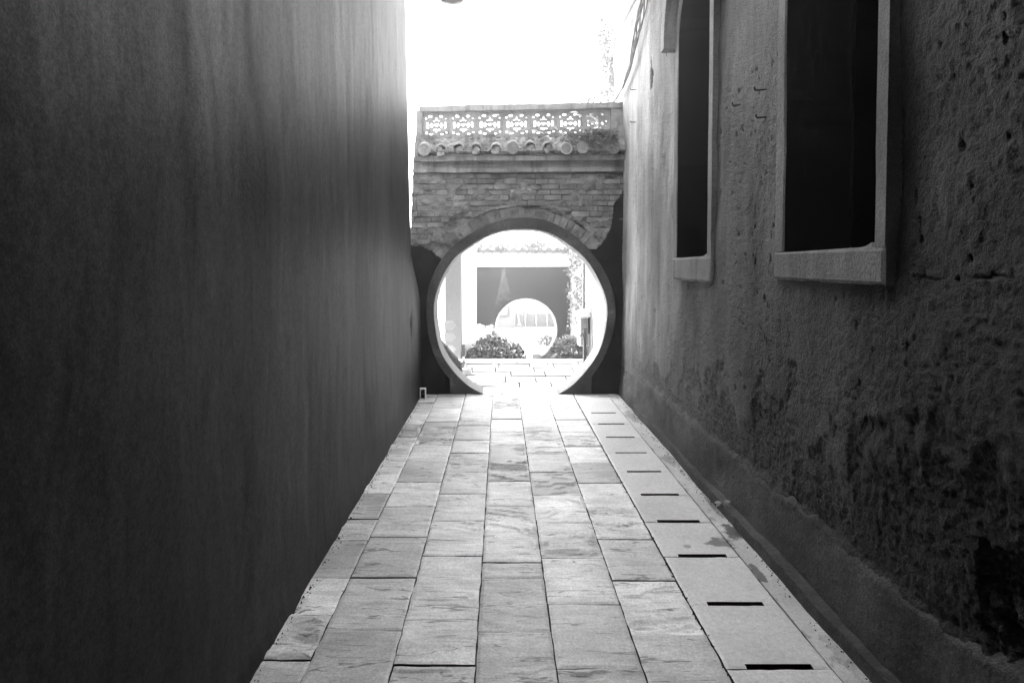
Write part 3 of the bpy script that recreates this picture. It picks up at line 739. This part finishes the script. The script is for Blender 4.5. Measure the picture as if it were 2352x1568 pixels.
band('coping', gl(3.3) + .02, XR + .03, YG + .03, YG + .22, 3.262, 3.325, M['mould'], 7, .008)
for i in range(1, 7):
    xm = xl0 + pw * i; mb = MB(); mb.box(xm - .006, xm + .006, YG + .128, YG + .15, tz(xm, 2.99), tz(xm, 3.26)); mb.build('mullion', M['lattice'], gt)
mb = MB(); mb.box(-.972, xl0 - .002, YG + .05, YG + .16, 2.96, 3.255); mb.build('end_post', M['lattice'], gt)
mb = MB(); mb.box(xl0 + 7 * pw + .002, XR + .01, YG + .05, YG + .16, 2.99, 3.30); mb.build('end_post', M['lattice'], gt)

# ================================================================== CREEPER ON THE GATE
cr = thing('creeper', 'leafy creeper sprawling over the right end of the gate tiles', 'climbing plant')
rr = random.Random(8)
def leafshape(c, s, dirv, nv):
    d = Vector(dirv).normalized(); n = Vector(nv).normalized(); sd_ = d.cross(n).normalized(); n = sd_.cross(d)
    pts = [(0, 0), (.25, .2), (.55, .26), (.8, .16), (1, 0), (.8, -.16), (.55, -.26), (.25, -.2)]
    V = [c + (d * a + sd_ * b + n * (abs(b) * .35 - a * a * .25)) * s for a, b in pts]
    return V, [(0, 1, 2), (0, 2, 3), (0, 3, 4), (0, 4, 5), (0, 5, 6), (0, 6, 7)]
big = [(1312, 262, .10), (1322, 268, .09), (1128, 272, .07), (1150, 266, .06), (1090, 300, .06), (1170, 300, .08), (1223, 300, .08), (1240, 305, .06), (1270, 290, .09), (1300, 300, .06),
       (1352, 268, .09), (1366, 272, .09), (1360, 282, .08), (1372, 288, .10), (1380, 300, .09), (1350, 295, .08), (1345, 305, .08), (1255, 315, .08), (1275, 320, .09), (1290, 318, .08), (1338, 318, .07)]
for px, py, s in big:
    x, z = on_y(px, py, YG - .03)
    mb = MB(); V, Fc = leafshape(Vector((x - s * .3, YG - .06 + rr.uniform(-.05, .04), z)), s * 1.15, (rr.uniform(-.4, 1), -.4 + rr.uniform(-.3, .3), rr.uniform(-.5, .3)), (rr.uniform(-.3, .3), -.35, 1))
    mb.add(V, Fc); mb.build('leaf', M['weed'], cr, fix=False)
pts = []
for _ in range(1500):
    px = 1290 + 125 * rr.random() ** .6; py = 300 + abs(rr.gauss(0, 26)); x, z = on_y(px, min(py, 358), YG - .06); pts.append((x, YG - .07 - rr.uniform(0, .09) , z))
for _ in range(1300):
    px = 1338 + 66 * rr.random(); py = 255 + 55 * rr.random(); x, z = on_y(px, py, YG + .3); pts.append((x, YG + .22 + rr.uniform(0, .2), z))
stuff(leaves('foliage', pts, .034, M['leaf_pale'], cr, seed=3))
for a_, b_ in (((1405, 330), (1300, 312)), ((1390, 320), (1345, 280)), ((1340, 315), (1235, 300)), ((1330, 262), (1338, 290))):
    mb = MB(); p0 = on_y(*a_, YG - .06); p1 = on_y(*b_, YG - .05)
    mb.tube([(p0[0], YG - .06, p0[1]), ((p0[0] + p1[0]) / 2, YG - .09, (p0[1] + p1[1]) / 2 + .03), (p1[0], YG - .05, p1[1])], .005, 6); mb.build('stem', M['bark'], cr)

# ================================================================== CABLES ON THE RIGHT WALL
cb = thing('cable_bundle', 'tangled bundle of thin dark cables sagging down the right wall to the gate corner', 'cables')
for k in range(6):
    rr = random.Random(30 + k); p = []
    for t in np.linspace(0, 1, 26):
        px = np.interp(t, [0, .3, .6, .85, 1], [1486, 1466, 1450, 1428, 1409]) + sin(t * 9 + k * 1.3) * 4.5 * (1 - t * .5) + (k - 2.5) * 2.2 * (1 - t)
        py = np.interp(t, [0, .3, .6, .85, 1], [-40, 60, 145, 205, 236])
        y, z = on_x(px, py, 1.34); p.append((1.34 + sin(t * 14 + k) * .008, min(y, 7.7), z))
    mb = MB(); mb.tube(p, .0065, 6); mb.build('cable', M['cable'], cb)
cd = thing('conduit', 'pale rigid conduit pipe sloping down across the top of the right wall', 'pipe')
y0, z0 = on_x(1478, -40, 1.33); y1, z1 = on_x(1404, 127, 1.33)
mb = MB(); mb.tube([(1.33, y0, z0), (1.33, y1 - .25, z1 + .13)], .022, 10); mb.build('pipe', M['pvc'], cd, smooth=False)
mb = MB(); mb.tube([(1.33, y1 - .25, z1 + .13), (1.33, y1, z1)], .028, 10); mb.build('coupling', M['pvc'], cd)
# thin loose wire higher up
tw = MB(); p = []
for t in np.linspace(0, 1, 12):
    y, z = on_x(1540 - 8 * t - 6 * sin(t * 3), -20 + 150 * t, 1.385); p.append((1.385, y, z))
tw.tube(p, .003, 5); tag(tw.build('loose_wire', M['cable']), 'single thin wire hanging on the right wall left of the far window', 'wire')

# grit and dead leaf crumbs along the foot of both walls
r = np.random.default_rng(77); GV = []; GF = []
for k in range(900):
    y = r.uniform(1.8, 7.1)
    if k % 3 == 0: x = XL + .02 + abs(r.normal(0, .012))
    elif k % 3 == 1: x = 1.33 - abs(r.normal(0, .02))
    else: x = .83 + r.normal(0, .004)
    q = r.uniform(.0018, .006) * (1.4 if r.random() < .1 else 1); c = np.array([x, y, .001 + q * .4]); n0 = len(GV)
    for t4 in ((1, 0, -.5), (-.6, .9, -.5), (-.6, -.9, -.5), (0, 0, .8)): GV.append(tuple(c + np.array(t4) * q * r.uniform(.6, 1.3, 3)))
    GF += [(n0, n0 + 1, n0 + 3), (n0 + 1, n0 + 2, n0 + 3), (n0 + 2, n0, n0 + 3), (n0, n0 + 2, n0 + 1)]
mb = MB(); mb.add(GV, GF); stuff(mb.build('grit', M['joint']))
# weed at the foot
wd = thing('weed', 'small pale leafed weed sprouting from the kerb at the foot of the right wall', 'plant')
d = ray(1665, 1168); t = 1.33 / d[0]; c0 = Vector((1.33, d[1] * t, 1.5 + d[2] * t))
mb = MB(); mb.tube([c0 - Vector((0, 0, .02)), c0 + Vector((-.01, -.01, .03)), c0 + Vector((-.02, -.015, .05))], .0015, 5); mb.build('stem', M['leaf_pale'], wd)
for dv in ((-1, -.1, .1), (1, -.1, .3), (-.8, -.2, -.3), (.6, -.15, -.25), (.9, .1, .05)):
    mb = MB(); V, Fc = leafshape(c0 + Vector((-.02, -.015, .045)) + Vector(dv) * .008, .042, dv, (0, -.3, 1)); mb.add(V, Fc); mb.build('leaf', M['weed'], wd, fix=False)

# ================================================================== TERRACE BEYOND THE GATE
mb = MB(); mb.box(-1.55, 1.44, YG + .37, 9.80, -.7, -.075); ter = struct(mb.build('terrace_floor', M['joint']))
sd_ = 500; ty = [YG + .375, 7.98, 8.42, 8.80, 9.12, 9.48, 9.72]
for r_ in range(6):
    x = -1.53; k = 0; rr = random.Random(r_ + 3); x += rr.uniform(-.2, 0)
    while x < 1.43:
        wd_ = rr.uniform(.33, .62); sd_ += 1
        slab(max(x, -1.53) + .008, min(x + wd_, 1.43) - .008, ty[r_] + .018, ty[r_ + 1] - .018, sd_, 1.2, M['terr'], ter, th=.08, res=.03, dz=rr.uniform(-.004, .004)) if min(x + wd_, 1.43) - max(x, -1.53) > .08 else None
        x += wd_
mb = MB(); mb.box(-1.55, 1.30, 9.72, 9.86, -.7, .014, .008); mb.build('edge_kerb', M['white'], ter)

# right side of the terrace
rt = thing('terrace_wall', 'pale stained wall on the right beyond the moon gate, carrying the meter box', 'wall')
grid('wall_face', np.arange(7.82, 10.31, .03), np.arange(-.3, 3.0, .03), lambda U, V: (fbm(U * 3, V * 3, 5, 4) - .5) * .02, lambda U, V, H: (1.405 - H, U, V), M['terrwall'], rt, depth=-.2, smooth=True)
mb = MB(); mb.box(1.345, 1.385, 10.32, 10.38, -.6, 3.0); tag(mb.build('downpipe', M['grey']), 'grey downpipe at the far end of the pale terrace wall', 'pipe')
bxs = thing('meter_box', 'white wall box with a small pitched lid on the terrace wall above the tap', 'box')
bx0, _ = on_y(1331, 750, 9.95); bx1, _ = on_y(1354, 750, 9.95); _, zb = on_y(1340, 795, 9.95); _, zt_ = on_y(1340, 728, 9.95)
mb = MB(); mb.box(bx0, bx1, 9.95, 10.25, zb, zt_, .006); mb.build('body', M['white'], bxs)
mb = MB(); mb.box(bx0 + .025, bx1 - .03, 9.94, 9.95, zb + .02, zt_ - .02); mb.build('door', M['facade'], bxs)
mb = MB(); mb.box(bx1 - .022, bx1 - .002, 9.944, 9.952, zb + .2, zt_ - .01); mb.build('slot', M['black'], bxs)
zr = on_y(1340, 712, 9.95)[1]
mb = MB(); mb.prism([(bx0 - .05, zt_ + .015), (bx1 + .03, zt_ - .0), (bx1 + .03, zt_ + .05), (bx0 + .12, zr), (bx0 - .05, zt_ + .035)], 9.88, 10.28, lambda u, v, h: (u, h, v)); mb.build('lid', M['white'], bxs)
tp = thing('garden_tap', 'metal tap on a standing pipe at the right edge of the terrace', 'tap')
tx, tzz = on_y(1342, 767, 9.6)
mb = MB(); mb.tube([(tx + .005, 9.6, -.02), (tx + .005, 9.6, tzz - .05)], .026, 12); mb.build('standpipe', M['tile2'], tp)
mb = MB(); mb.tube([(tx + .005, 9.6, tzz - .06), (tx + .005, 9.6, tzz - .02), (tx + .005, 9.6, tzz + .05)], [.026, .034, .022], 12); mb.tube([(tx, 9.6, tzz), (tx - .05, 9.58, tzz + .005), (tx - .07, 9.56, tzz - .03)], .016, 8); mb.build('valve', M['metal'], tp)
mb = MB(); mb.tube([(tx + .005, 9.6, tzz + .05), (tx + .005, 9.6, tzz + .085)], .008, 6); mb.tube([(tx - .04, 9.6, tzz + .085), (tx + .05, 9.6, tzz + .085)], .01, 6); mb.build('handle', M['metal'], tp)

# left side of the terrace
def xx(px, Y): return on_y(px, 700, Y)[0]
pn = thing('grey_wall_end', 'grey painted wall panel behind the arrow signs on the left beyond the gate', 'wall')
mb = MB(); mb.box(xx(1021, 10.3), xx(1058.5, 10.3), 10.3, 10.6, -.6, 3.1); mb.build('wall_panel', M['grey'], pn)
pc = thing('white_pillar', 'tall blank white pillar left of the dark courtyard wall', 'pillar')
mb = MB(); mb.box(xx(1059.5, 10.8), xx(1092.5, 10.8), 10.8, 11.2, -.6, 3.1); mb.build('shaft', M['white'], pc)
mb = MB(); mb.box(xx(1058, 10.72), xx(1067, 10.72), 10.66, 10.79, -.6, on_y(1060, 790, 10.7)[1], 0); mb.build('plinth', M['grey'], pc)
for k, (a_, b_) in enumerate(((985, 1000), (1003, 1010), (1012, 1019))):
    o = MB().box(xx(a_, 10.45 + k * .02), xx(b_, 10.45 + k * .02), 10.42, 10.6, -.6, 3.0).build('white_post', M['white'] if k else M['offwhite'])
    tag(o, ['widest pale post at the far left edge of the view through the gate', 'middle slim white post left of the arrow signs', 'slim white post nearest the arrow signs'][k], 'post', 'white posts left of the arrow signs')
sg = thing('direction_sign', 'white signpost with three blank arrow boards pointing right', 'sign')
mb = MB(); mb.box(xx(1017.5, 9.9), xx(1022.5, 9.9), 9.9, 9.93, 0, 1.35); mb.build('post', M['white'], sg)
for py0 in (738, 765, 792.5):
    x0, zt1 = on_y(1021, py0, 9.88); x1, zb1 = on_y(1048.5, py0 + 18.5, 9.88); xm = on_y(1039.5, py0, 9.88)[0]; zm = (zt1 + zb1) / 2
    mb = MB(); mb.prism([(x0, zb1), (xm, zb1), (x1, zm), (xm, zt1), (x0, zt1)], 9.875, 9.895, lambda u, v, h: (u, h, v)); mb.build('arrow_board', M['facade'], sg)
# sloping rough stone pier at the terrace edge
sp = thing('stone_pier', 'low pier with a sloping rough stone top at the left of the terrace', 'pier')
xa, za = on_y(1012, 786, 8.75); xb_, zb_ = on_y(1058.5, 838, 8.75)
def sph(U, V): return (fbm(U * 18, V * 22, 601, 5) - .5) * .06
def spm(U, V, H):
    top = za + (zb_ - za) * (U - xa) / (xb_ - xa)
    return U, 8.75 + V * .0 - H * .6, V
us = np.linspace(xa - .2, xb_, 40); vs = np.linspace(-.02, za + .2, 50)
grid('rubble_face', us, vs, sph, spm, M['stone'], sp, mask=lambda a, b: b < za + (zb_ - za) * (a - xa) / (xb_ - xa) + .01, depth=-.3)
mb = MB(); mb.box(xb_, xb_ + .03, 8.70, 9.2, -.02, zb_ + .05, .004); mb.build('corner_edge', M['grey'], sp)
mb = MB(); mb.prism([(xx(1062, 8.5), 0), (xx(1084, 8.5), 0), (xx(1080, 8.5), .08), (xx(1062, 8.5), .08)], 8.5, 8.62, lambda u, v, h: (u, h, v)); tag(mb.build('white_block', M['white']), 'small white block standing on the terrace beside the stone pier', 'block')

# ================================================================== BUSHES
def shell(cx, cy, cz, rx, ry, rz, n, s, inner=.45):
    r = np.random.default_rng(s); d = r.normal(size=(n, 3)); d /= np.linalg.norm(d, axis=1)[:, None]
    rad = inner + (1 - inner) * r.random(n) ** .5; rad *= .85 + .3 * fbm(d[:, 0] * 3 + 9, d[:, 2] * 3 + d[:, 1] * 2, s, 2)
    return np.stack([cx + d[:, 0] * rx * rad, cy + d[:, 1] * ry * rad, cz + d[:, 2] * rz * rad], 1)
def lump(px0, px1, py0, Y, ry, n, s, zb=-.6):
    x0, zt = on_y(px0, py0, Y); x1, _ = on_y(px1, py0, Y); zc = zt - (x1 - x0) * .45
    return shell((x0 + x1) / 2, Y, zc, (x1 - x0) / 2, ry, zt - zc, n, s)
b1 = thing('shrub', 'dense glossy round leaved shrub left of the path below the terrace', 'shrub')
P = np.concatenate([lump(1066, 1150, 792, 10.5, .4, 2600, 1), lump(1110, 1222, 799, 10.6, .4, 3400, 2), lump(1085, 1175, 783, 10.8, .4, 2500, 7), lump(1095, 1172, 764, 11.3, .4, 2000, 3), lump(1075, 1130, 778, 11.0, .4, 1300, 4), lump(1150, 1205, 785, 10.9, .35, 900, 6)])
stuff(leaves('foliage', P, .055, M['leaf'], b1, asp=.62, seed=11, up=.5))
mb = MB()
for k in range(9):
    rr = random.Random(k); x = rr.uniform(-.55, .5); mb.tube([(x * .6, 10.7, -.62), (x * .9, 10.7 + rr.uniform(-.2, .2), -.2), (x, 10.7, .1)], [.02, .012, .006], 6)
mb.build('stem', M['bark'], b1)
fl_ = thing('flowering_plant', 'pale flowering plant behind the glossy shrub', 'plant')
P = np.concatenate([lump(1093, 1112, 745, 11.8, .12, 120, 21), lump(1093, 1130, 755, 11.8, .2, 420, 22), lump(1118, 1132, 748, 11.8, .1, 110, 23)])
stuff(leaves('flowers', P, .05, M['petal'], fl_, asp=.8, seed=12))
mb = MB(); mb.tube([(xx(1110, 11.8), 11.8, -.62), (xx(1108, 11.8), 11.8, .2)], .01, 6); mb.build('stem', M['bark'], fl_)
b2 = thing('feathery_shrub', 'feathery fine leaved shrub at the right below the terrace, dark underneath', 'shrub')
P = np.concatenate([lump(1266, 1345, 772, 10.6, .4, 4800, 31), lump(1258, 1300, 800, 10.5, .3, 1200, 32), lump(1290, 1350, 785, 10.4, .3, 2200, 33)])
stuff(leaves('foliage', P, .085, M['needle'], b2, asp=.13, seed=13, up=.2, drop=-.2))
mb = MB()
for k in range(8):
    rr = random.Random(k + 50); x = xx(1290, 10.5) + rr.uniform(-.2, .2); mb.tube([(x, 10.55, -.62), (x + rr.uniform(-.15, .15), 10.55, .1)], [.018, .006], 6)
mb.build('stem', M['bark'], b2)
# small shrub beyond second gate with edging stones
b3 = thing('border_shrub', 'small pale shrub behind the second gate, at its right side', 'shrub')
P = lump(1232, 1282, 768, 23.5, .6, 1500, 41, -1.7); stuff(leaves('foliage', P, .09, M['vine'], b3, asp=.5, seed=14))
mb = MB(); mb.tube([(xx(1255, 23.5), 23.5, -1.75), (xx(1255, 23.5), 23.5, -1.2)], .03, 6); mb.build('stem', M['bark'], b3)
for k, (px, Y) in enumerate(((1226, 24.6), (1232, 23.2), (1237, 22.0))):
    x = xx(px, Y); _gz = float(np.interp(Y, GY, GZ))
    o = MB().box(x - .12, x + .5, Y - .35, Y + .35, _gz - .05, _gz + .22, .03).build('edging_stone', M['offwhite'])
    tag(o, ['farthest pale edging stone beyond the second gate', 'middle pale edging stone beyond the second gate', 'nearest pale edging stone beyond the second gate'][k], 'stone', 'edging stones beyond the second gate')

# ================================================================== SECOND GATE WALL
Y2 = 21.0; c2x, c2z = on_y(1208, 757, Y2); r2 = 69 / F_ * Y2 
g2 = thing('second_moon_gate_wall', 'distant dark painted wall with a smaller looking moon gate and white eaves band', 'gate')
zband = on_y(1150, 612, Y2)[1]; ztop = on_y(1150, 583, Y2)[1]; gz2 = -1.7
a2 = math.asin(max(-1, (gz2 + .06 - c2z) / r2)); cc = [(c2x + r2 * cos(a), c2z + r2 * sin(a)) for a in np.linspace(pi - a2, a2, 61)]
poly = [(-6, gz2), (cc[0][0], gz2)] + cc + [(cc[-1][0], gz2), (2.32, gz2), (2.32, zband), (-6, zband)]
mb = MB(); mb.prism(poly[::-1], Y2, Y2 + .35, lambda u, v, h: (u, h, v)); w2 = mb.build('wall_panel', M['wall2'], g2)
mb = MB(); V = []; Fc = []
for i, (a, b) in enumerate(cc):
    dx, dz = (a - c2x) / r2, (b - c2z) / r2
    V += [(a - dx * .006, Y2 - .02, b - dz * .006), (a + dx * .05, Y2 - .02, b + dz * .05), (a - dx * .006, Y2 + .37, b - dz * .006), (a + dx * .05, Y2, b + dz * .05)]
for i in range(len(cc) - 1):
    o = i * 4; p = o + 4
    for k0, k1 in ((2, 0), (0, 1), (1, 3)): Fc.append((o + k0, o + k1, p + k1, p + k0))
mb.add(V, Fc); mb.build('gate_ring', M['offwhite'], g2, fix=False, smooth=False)
mb = MB(); fx0, fz = on_y(1222, 808, Y2 - .1); fx1, _ = on_y(1243, 808, Y2 - .1); mb.box(fx0, fx1, Y2 - .06, Y2 - .024, gz2, gz2 + .2); mb.build('ring_foot', M['grey'], g2)
# pale weathered streak, a skim of lighter render with its own ragged outline
sx = on_y(1155, 650, Y2)[0]; s0 = on_y(1155, 614, Y2)[1]; s1 = on_y(1155, 705, Y2)[1]
grid('pale_streak', np.arange(sx - .35, sx + .35, .022), np.arange(s1, s0, .022), .004, lambda U, V, H: (U, Y2 - H, V), M['faded'], g2,
     mask=lambda a, b: (abs(a - sx - .03) < (.06 + .20 * sm(0, .9, (s0 - b) / (s0 - s1))) * (.75 + .5 * fbm(a * 6, b * 6, 71, 3))) & (fbm(a * 12, b * 9, 73, 3) > .40 - .1 * (b - s1) + .35 * sm(.5, 1, (s0 - b) / (s0 - s1)) * fbm(a * 5, b * 5, 75, 2)))
mb = MB(); mb.box(-6, 2.34, Y2 - .12, Y2 + .4, zband, ztop + .02); mb.build('eaves_band', M['white'], g2)
zc_ = on_y(1150, 574, Y2 - .3)[1]; sp_ = .287
mb = MB(); mb.box(-6, 2.34, Y2 - .15, Y2 + .5, ztop + .02, zc_ + .02); mb.build('roof_bed', M['stone'], g2)
proto = None; x = on_y(1100, 574, Y2 - .3)[0]
for i in range(12):
    if proto is None:
        mb = MB(); V = []; Fc = []; n = 12
        for yy, dz in ((-.3, 0), (.1, .12)):
            for rad in (.095, .07):
                for k in range(n + 1): a = pi * k / n; V.append((rad * cos(a), yy, dz + rad * sin(a)))
        m1 = n + 1
        for k in range(n): Fc += [(k, k + 1, 2 * m1 + k + 1, 2 * m1 + k), (k + 1, k, m1 + k, m1 + k + 1), (m1 + k, m1 + k + 1, 3 * m1 + k + 1, 3 * m1 + k)]
        mb.add(V, Fc); mb.tube([(0, -.28, 0), (0, -.2, 0)], .068, 12)
        proto = mb.build('eave_tile', M['tile2'], g2, fix=False); o = proto
        mb = MB(); mb.prism([(-.08, .02), (.08, .02), (.065, -.05), (0, -.13), (-.065, -.05)], -.02, 0, lambda u, v, h: (u, h, v)); dproto = mb.build('drip_tile', M['tile2'], g2); d_ = dproto
    else:
        o = proto.copy(); C.objects.link(o); d_ = dproto.copy(); C.objects.link(d_); o.parent = g2; d_.parent = g2
    o.location = (x + sp_ * i, Y2, zc_ + (i % 3) * .008); d_.location = (x + sp_ * (i + .5), Y2 - .27, zc_ - .03 + (i % 2) * .01)
mb = MB(); zr2 = on_y(1150, 556, Y2)[1]; mb.box(-6, 2.34, Y2 + .1, Y2 + .35, zc_ + .1, zr2 - .03); mb.box(-6, 2.36, Y2 + .06, Y2 + .39, zr2 - .03, zr2); mb.build('ridge', M['offwhite'], g2)
tuft = thing('roof_tuft', 'pale tuft of plants growing among the tiles of the second gate wall', 'plant')
P = np.concatenate([shell(on_y(1225, 556, Y2)[0], Y2 - .2, zr2 - .1, .35, .2, .30, 420, 51, 0), shell(on_y(1300, 578, Y2)[0], Y2 - .3, zc_, .3, .15, .2, 300, 52, 0), shell(on_y(1150, 572, Y2)[0], Y2 - .3, zc_ + .02, .25, .1, .12, 160, 53, 0)])
stuff(leaves('foliage', P, .08, M['vine'], tuft, seed=15))
# vine covered side wall
vw = thing('side_wall', 'pale side wall hung with creeper between the second gate and the terrace', 'wall')
mb = MB(); mb.box(2.31, 2.6, 13.0, Y2 - .01, -1.7, 1.98); mb.build('wall_panel', M['grey'], vw)
vn_ = thing('hanging_vine', 'leafy vine hanging down the pale side wall right of the second gate', 'climbing plant')
P = []; rr = random.Random(9)
for _ in range(5200):
    t = rr.random(); px = rr.gauss(1326 - 4 * t, 11 - 2 * t); py = 565 + 200 * t ** 1.5
    if px > 1346 or px < 1298: continue
    Y = 17 + (1345 - px) / 37 * 3.6; x = 2.31 - rr.uniform(0, .22); 
    d = ray(px, py); tt = x / d[0]; 
    if float(fbm(np.array([px / 14.]), np.array([py / 14.]), 7, 3)[0]) < .38 + .2 * t: continue
    P.append((x, min(d[1] * tt, 20.8), 1.5 + d[2] * tt))
stuff(leaves('foliage', P, .09, M['vine'], vn_, asp=.6, seed=16, drop=.4))
mb = MB(); mb.tube([(2.28, 18.5, 2.0), (2.27, 18.7, .6), (2.28, 18.6, -.6)], .012, 6); mb.build('stem', M['bark'], vn_)

# ================================================================== FAR HOUSE
Y3 = 35.0; fh = thing('far_house', 'pale house front with lattice panelled doors seen through both gates', 'building')
gz3 = on_y(1200, 750, Y3)[1]; xd0 = xx(1182, Y3); lw_ = .605; ztl = on_y(1200, 640, Y3)[1]
mb = MB(); mb.box(-8, xx(1136, Y3), Y3, Y3 + .3, gz3 - .1, ztl + 1.2); mb.box(xx(1170, Y3), xd0, Y3, Y3 + .3, gz3 - .1, ztl); mb.box(xx(1136, Y3), xx(1170, Y3), Y3, Y3 + .3, gz3 - .1, on_y(1150, 728, Y3)[1])
mb.box(xd0 + 4 * lw_ + .05, 8, Y3, Y3 + .3, gz3 - .1, ztl + 1.2); mb.box(xx(1136, Y3) + .002, xd0 + 4 * lw_ + .048, Y3 + .002, Y3 + .3, ztl, ztl + 1.2); mb.build('wall_panel', M['facade'], fh)
mb = MB(); wx0, wx1 = xx(1136, Y3), xx(1170, Y3); wz0 = on_y(1150, 728, Y3)[1]
mb.box(wx0, wx1, Y3 - .04, Y3 + .1, wz0, wz0 + .12); mb.box(wx1 - .12, wx1, Y3 - .04, Y3 + .1, wz0 + .12, ztl); mb.box(wx0, wx0 + .12, Y3 - .04, Y3 + .1, wz0 + .12, ztl); wn = mb.build('window', M['grey'], fh)
mb = MB(); mb.box(wx0 + .12, wx1 - .12, Y3 + .05, Y3 + .1, wz0 + .12, ztl); mb.build('pane', M['white'], wn)
for k in range(4):
    x0 = xd0 + k * lw_ + .01; x1 = x0 + lw_ - .02; zmid = on_y(1200, 720, Y3)[1]
    mb = MB(); mb.box(x0, x1, Y3 + .06, Y3 + .10, gz3, zmid); mb.box(x0, x0 + .07, Y3 + .03, Y3 + .06, gz3, ztl); mb.box(x1 - .07, x1, Y3 + .03, Y3 + .06, gz3, ztl)
    mb.box(x0 + .07, x1 - .07, Y3 + .03, Y3 + .06, gz3, gz3 + .1); mb.box(x0 + .07, x1 - .07, Y3 + .03, Y3 + .06, zmid - .16, zmid); dr = mb.build('door_leaf', M['wood'], fh)
    mb = MB()
    for j in range(4):
        xa_ = x0 + .10 + j * (x1 - x0 - .2) / 3; mb.box(xa_ - .014, xa_ + .014, Y3 + .04, Y3 + .055, zmid, ztl)
        for q in range(9): zz = zmid + .12 + q * .24 + (j % 2) * .1; mb.box(xa_ + .015, xa_ + .12, Y3 + .042, Y3 + .053, zz, zz + .028) if j < 3 else None
    mb.build('lattice', M['wood'], dr)
    mb = MB(); mb.box(x0 + .07, x1 - .07, Y3 + .11, Y3 + .13, zmid, ztl); mb.build('paper_screen', M['white'], dr)
mb = MB(); mb.box(xd0 - .05, xd0 + 4 * lw_ + .1, Y3 - .3, Y3 - .01, gz3 - .12, gz3 - .02); mb.build('doorstep', M['facade'], fh)
mb = MB(); mb.prism([(Y3 - .9, ztl + 1.1), (Y3 + 4, ztl + 2.3), (Y3 + 4, ztl + 2.2), (Y3 - .9, ztl + 1.0)], -8.5, 8.5, lambda u, v, h: (h, u, v)); mb.build('roof', M['facade'], fh)
bm_ = thing('broom', 'white broom leaning against the distant doors', 'broom')
p0 = on_y(1187, 700, Y3 - .1); p1 = on_y(1193, 744, Y3 - .5)
mb = MB(); mb.tube([(p0[0], Y3 - .02, p0[1]), (p1[0], Y3 - .4, p1[1])], .022, 8); mb.build('handle', M['white'], bm_)
mb = MB(); mb.tube([(p1[0], Y3 - .4, p1[1] + .05), (p1[0], Y3 - .42, p1[1] - .08)], [.04, .13], 10); mb.build('brush_head', M['white'], bm_)

# ================================================================== ADDED SUN BLOCK AND TREE
nh = thing('sun_block', 'unseen block added behind the left wall to keep sun off the alley', 'building')
mb = MB(); mb.box(-5, -1.5, 6.45, 8.2, -.6, 7.6); mb.build('wall_panel', M['building'], nh)  # unseen block, added to stop sun reaching the alley walls
mb = MB(); mb.box(-5.1, -1.47, 6.42, 8.3, 7.6, 7.75); mb.build('roof', M['building'], nh)
# unseen roof and end wall, added to darken the near alley
pg = thing('shade_roof', 'unseen roof and end wall added to darken the near end of the alley', 'building')
mb = MB(); mb.box(-1.6, 2.0, -6, 2.1, 4.2, 4.5); mb.build('shade_slab', M['black'], pg)
mb = MB(); mb.box(-1.6, 2.0, -6.2, -6, -.3, 4.5); mb.build('wall_panel', M['left'], pg)

tr = thing('tree', 'pale sunlit tree rising behind the top right of the gate', 'tree')
mb = MB(); mb.tube([(3.6, 15, -.8), (3.5, 15.1, 2.5), (3.2, 15, 5)], [.22, .17, .09], 10)
P = []
for (px, py, r_, n) in ((1392, 66, .42, 420), (1368, 48, .20, 120), (1372, 88, .26, 160), (1402, 120, .38, 420), (1388, 150, .22, 120), (1405, 190, .4, 420), (1385, 215, .36, 300), (1352, 236, .26, 200), (1440, 120, 1.0, 1500), (1322, 244, .14, 60), (1372, 14, .12, 20)):
    x, z = on_y(px, py, 15.0); P.append(shell(x, 15.0, z, r_, r_, r_ * .9, int(n * .8), len(P) + 60, .1))
    mb.tube([(3.2, 15, 4.6), ((3.2 + x) / 2, 15, (4.6 + z) / 2 - .1), (x, 15, z)], [.06, .035, .012], 6)
mb.build('trunk', M['bark'], tr)
stuff(leaves('crown', np.concatenate(P), .11, M['leaf_tree'], tr, asp=.55, seed=17))
print('bricks', nb, 'objects', len(bpy.data.objects))

# ================================================================== HAZE
hz = MB(); hz.box(-62, 62, -22, 72, -3.4, 8.6)
hm = bpy.data.materials.new('haze'); hm.use_nodes = True; t = hm.node_tree
for n in list(t.nodes):
    if n.type != 'OUTPUT_MATERIAL': t.nodes.remove(n)
pv = t.nodes.new('ShaderNodeVolumePrincipled'); pv.inputs['Density'].default_value = .014; pv.inputs['Anisotropy'].default_value = .92
pv.inputs['Color'].default_value = (.97, .97, .97, 1)
t.links.new(pv.outputs[0], t.nodes['Material Output'].inputs['Volume'])
stuff(hz.build('haze', hm))
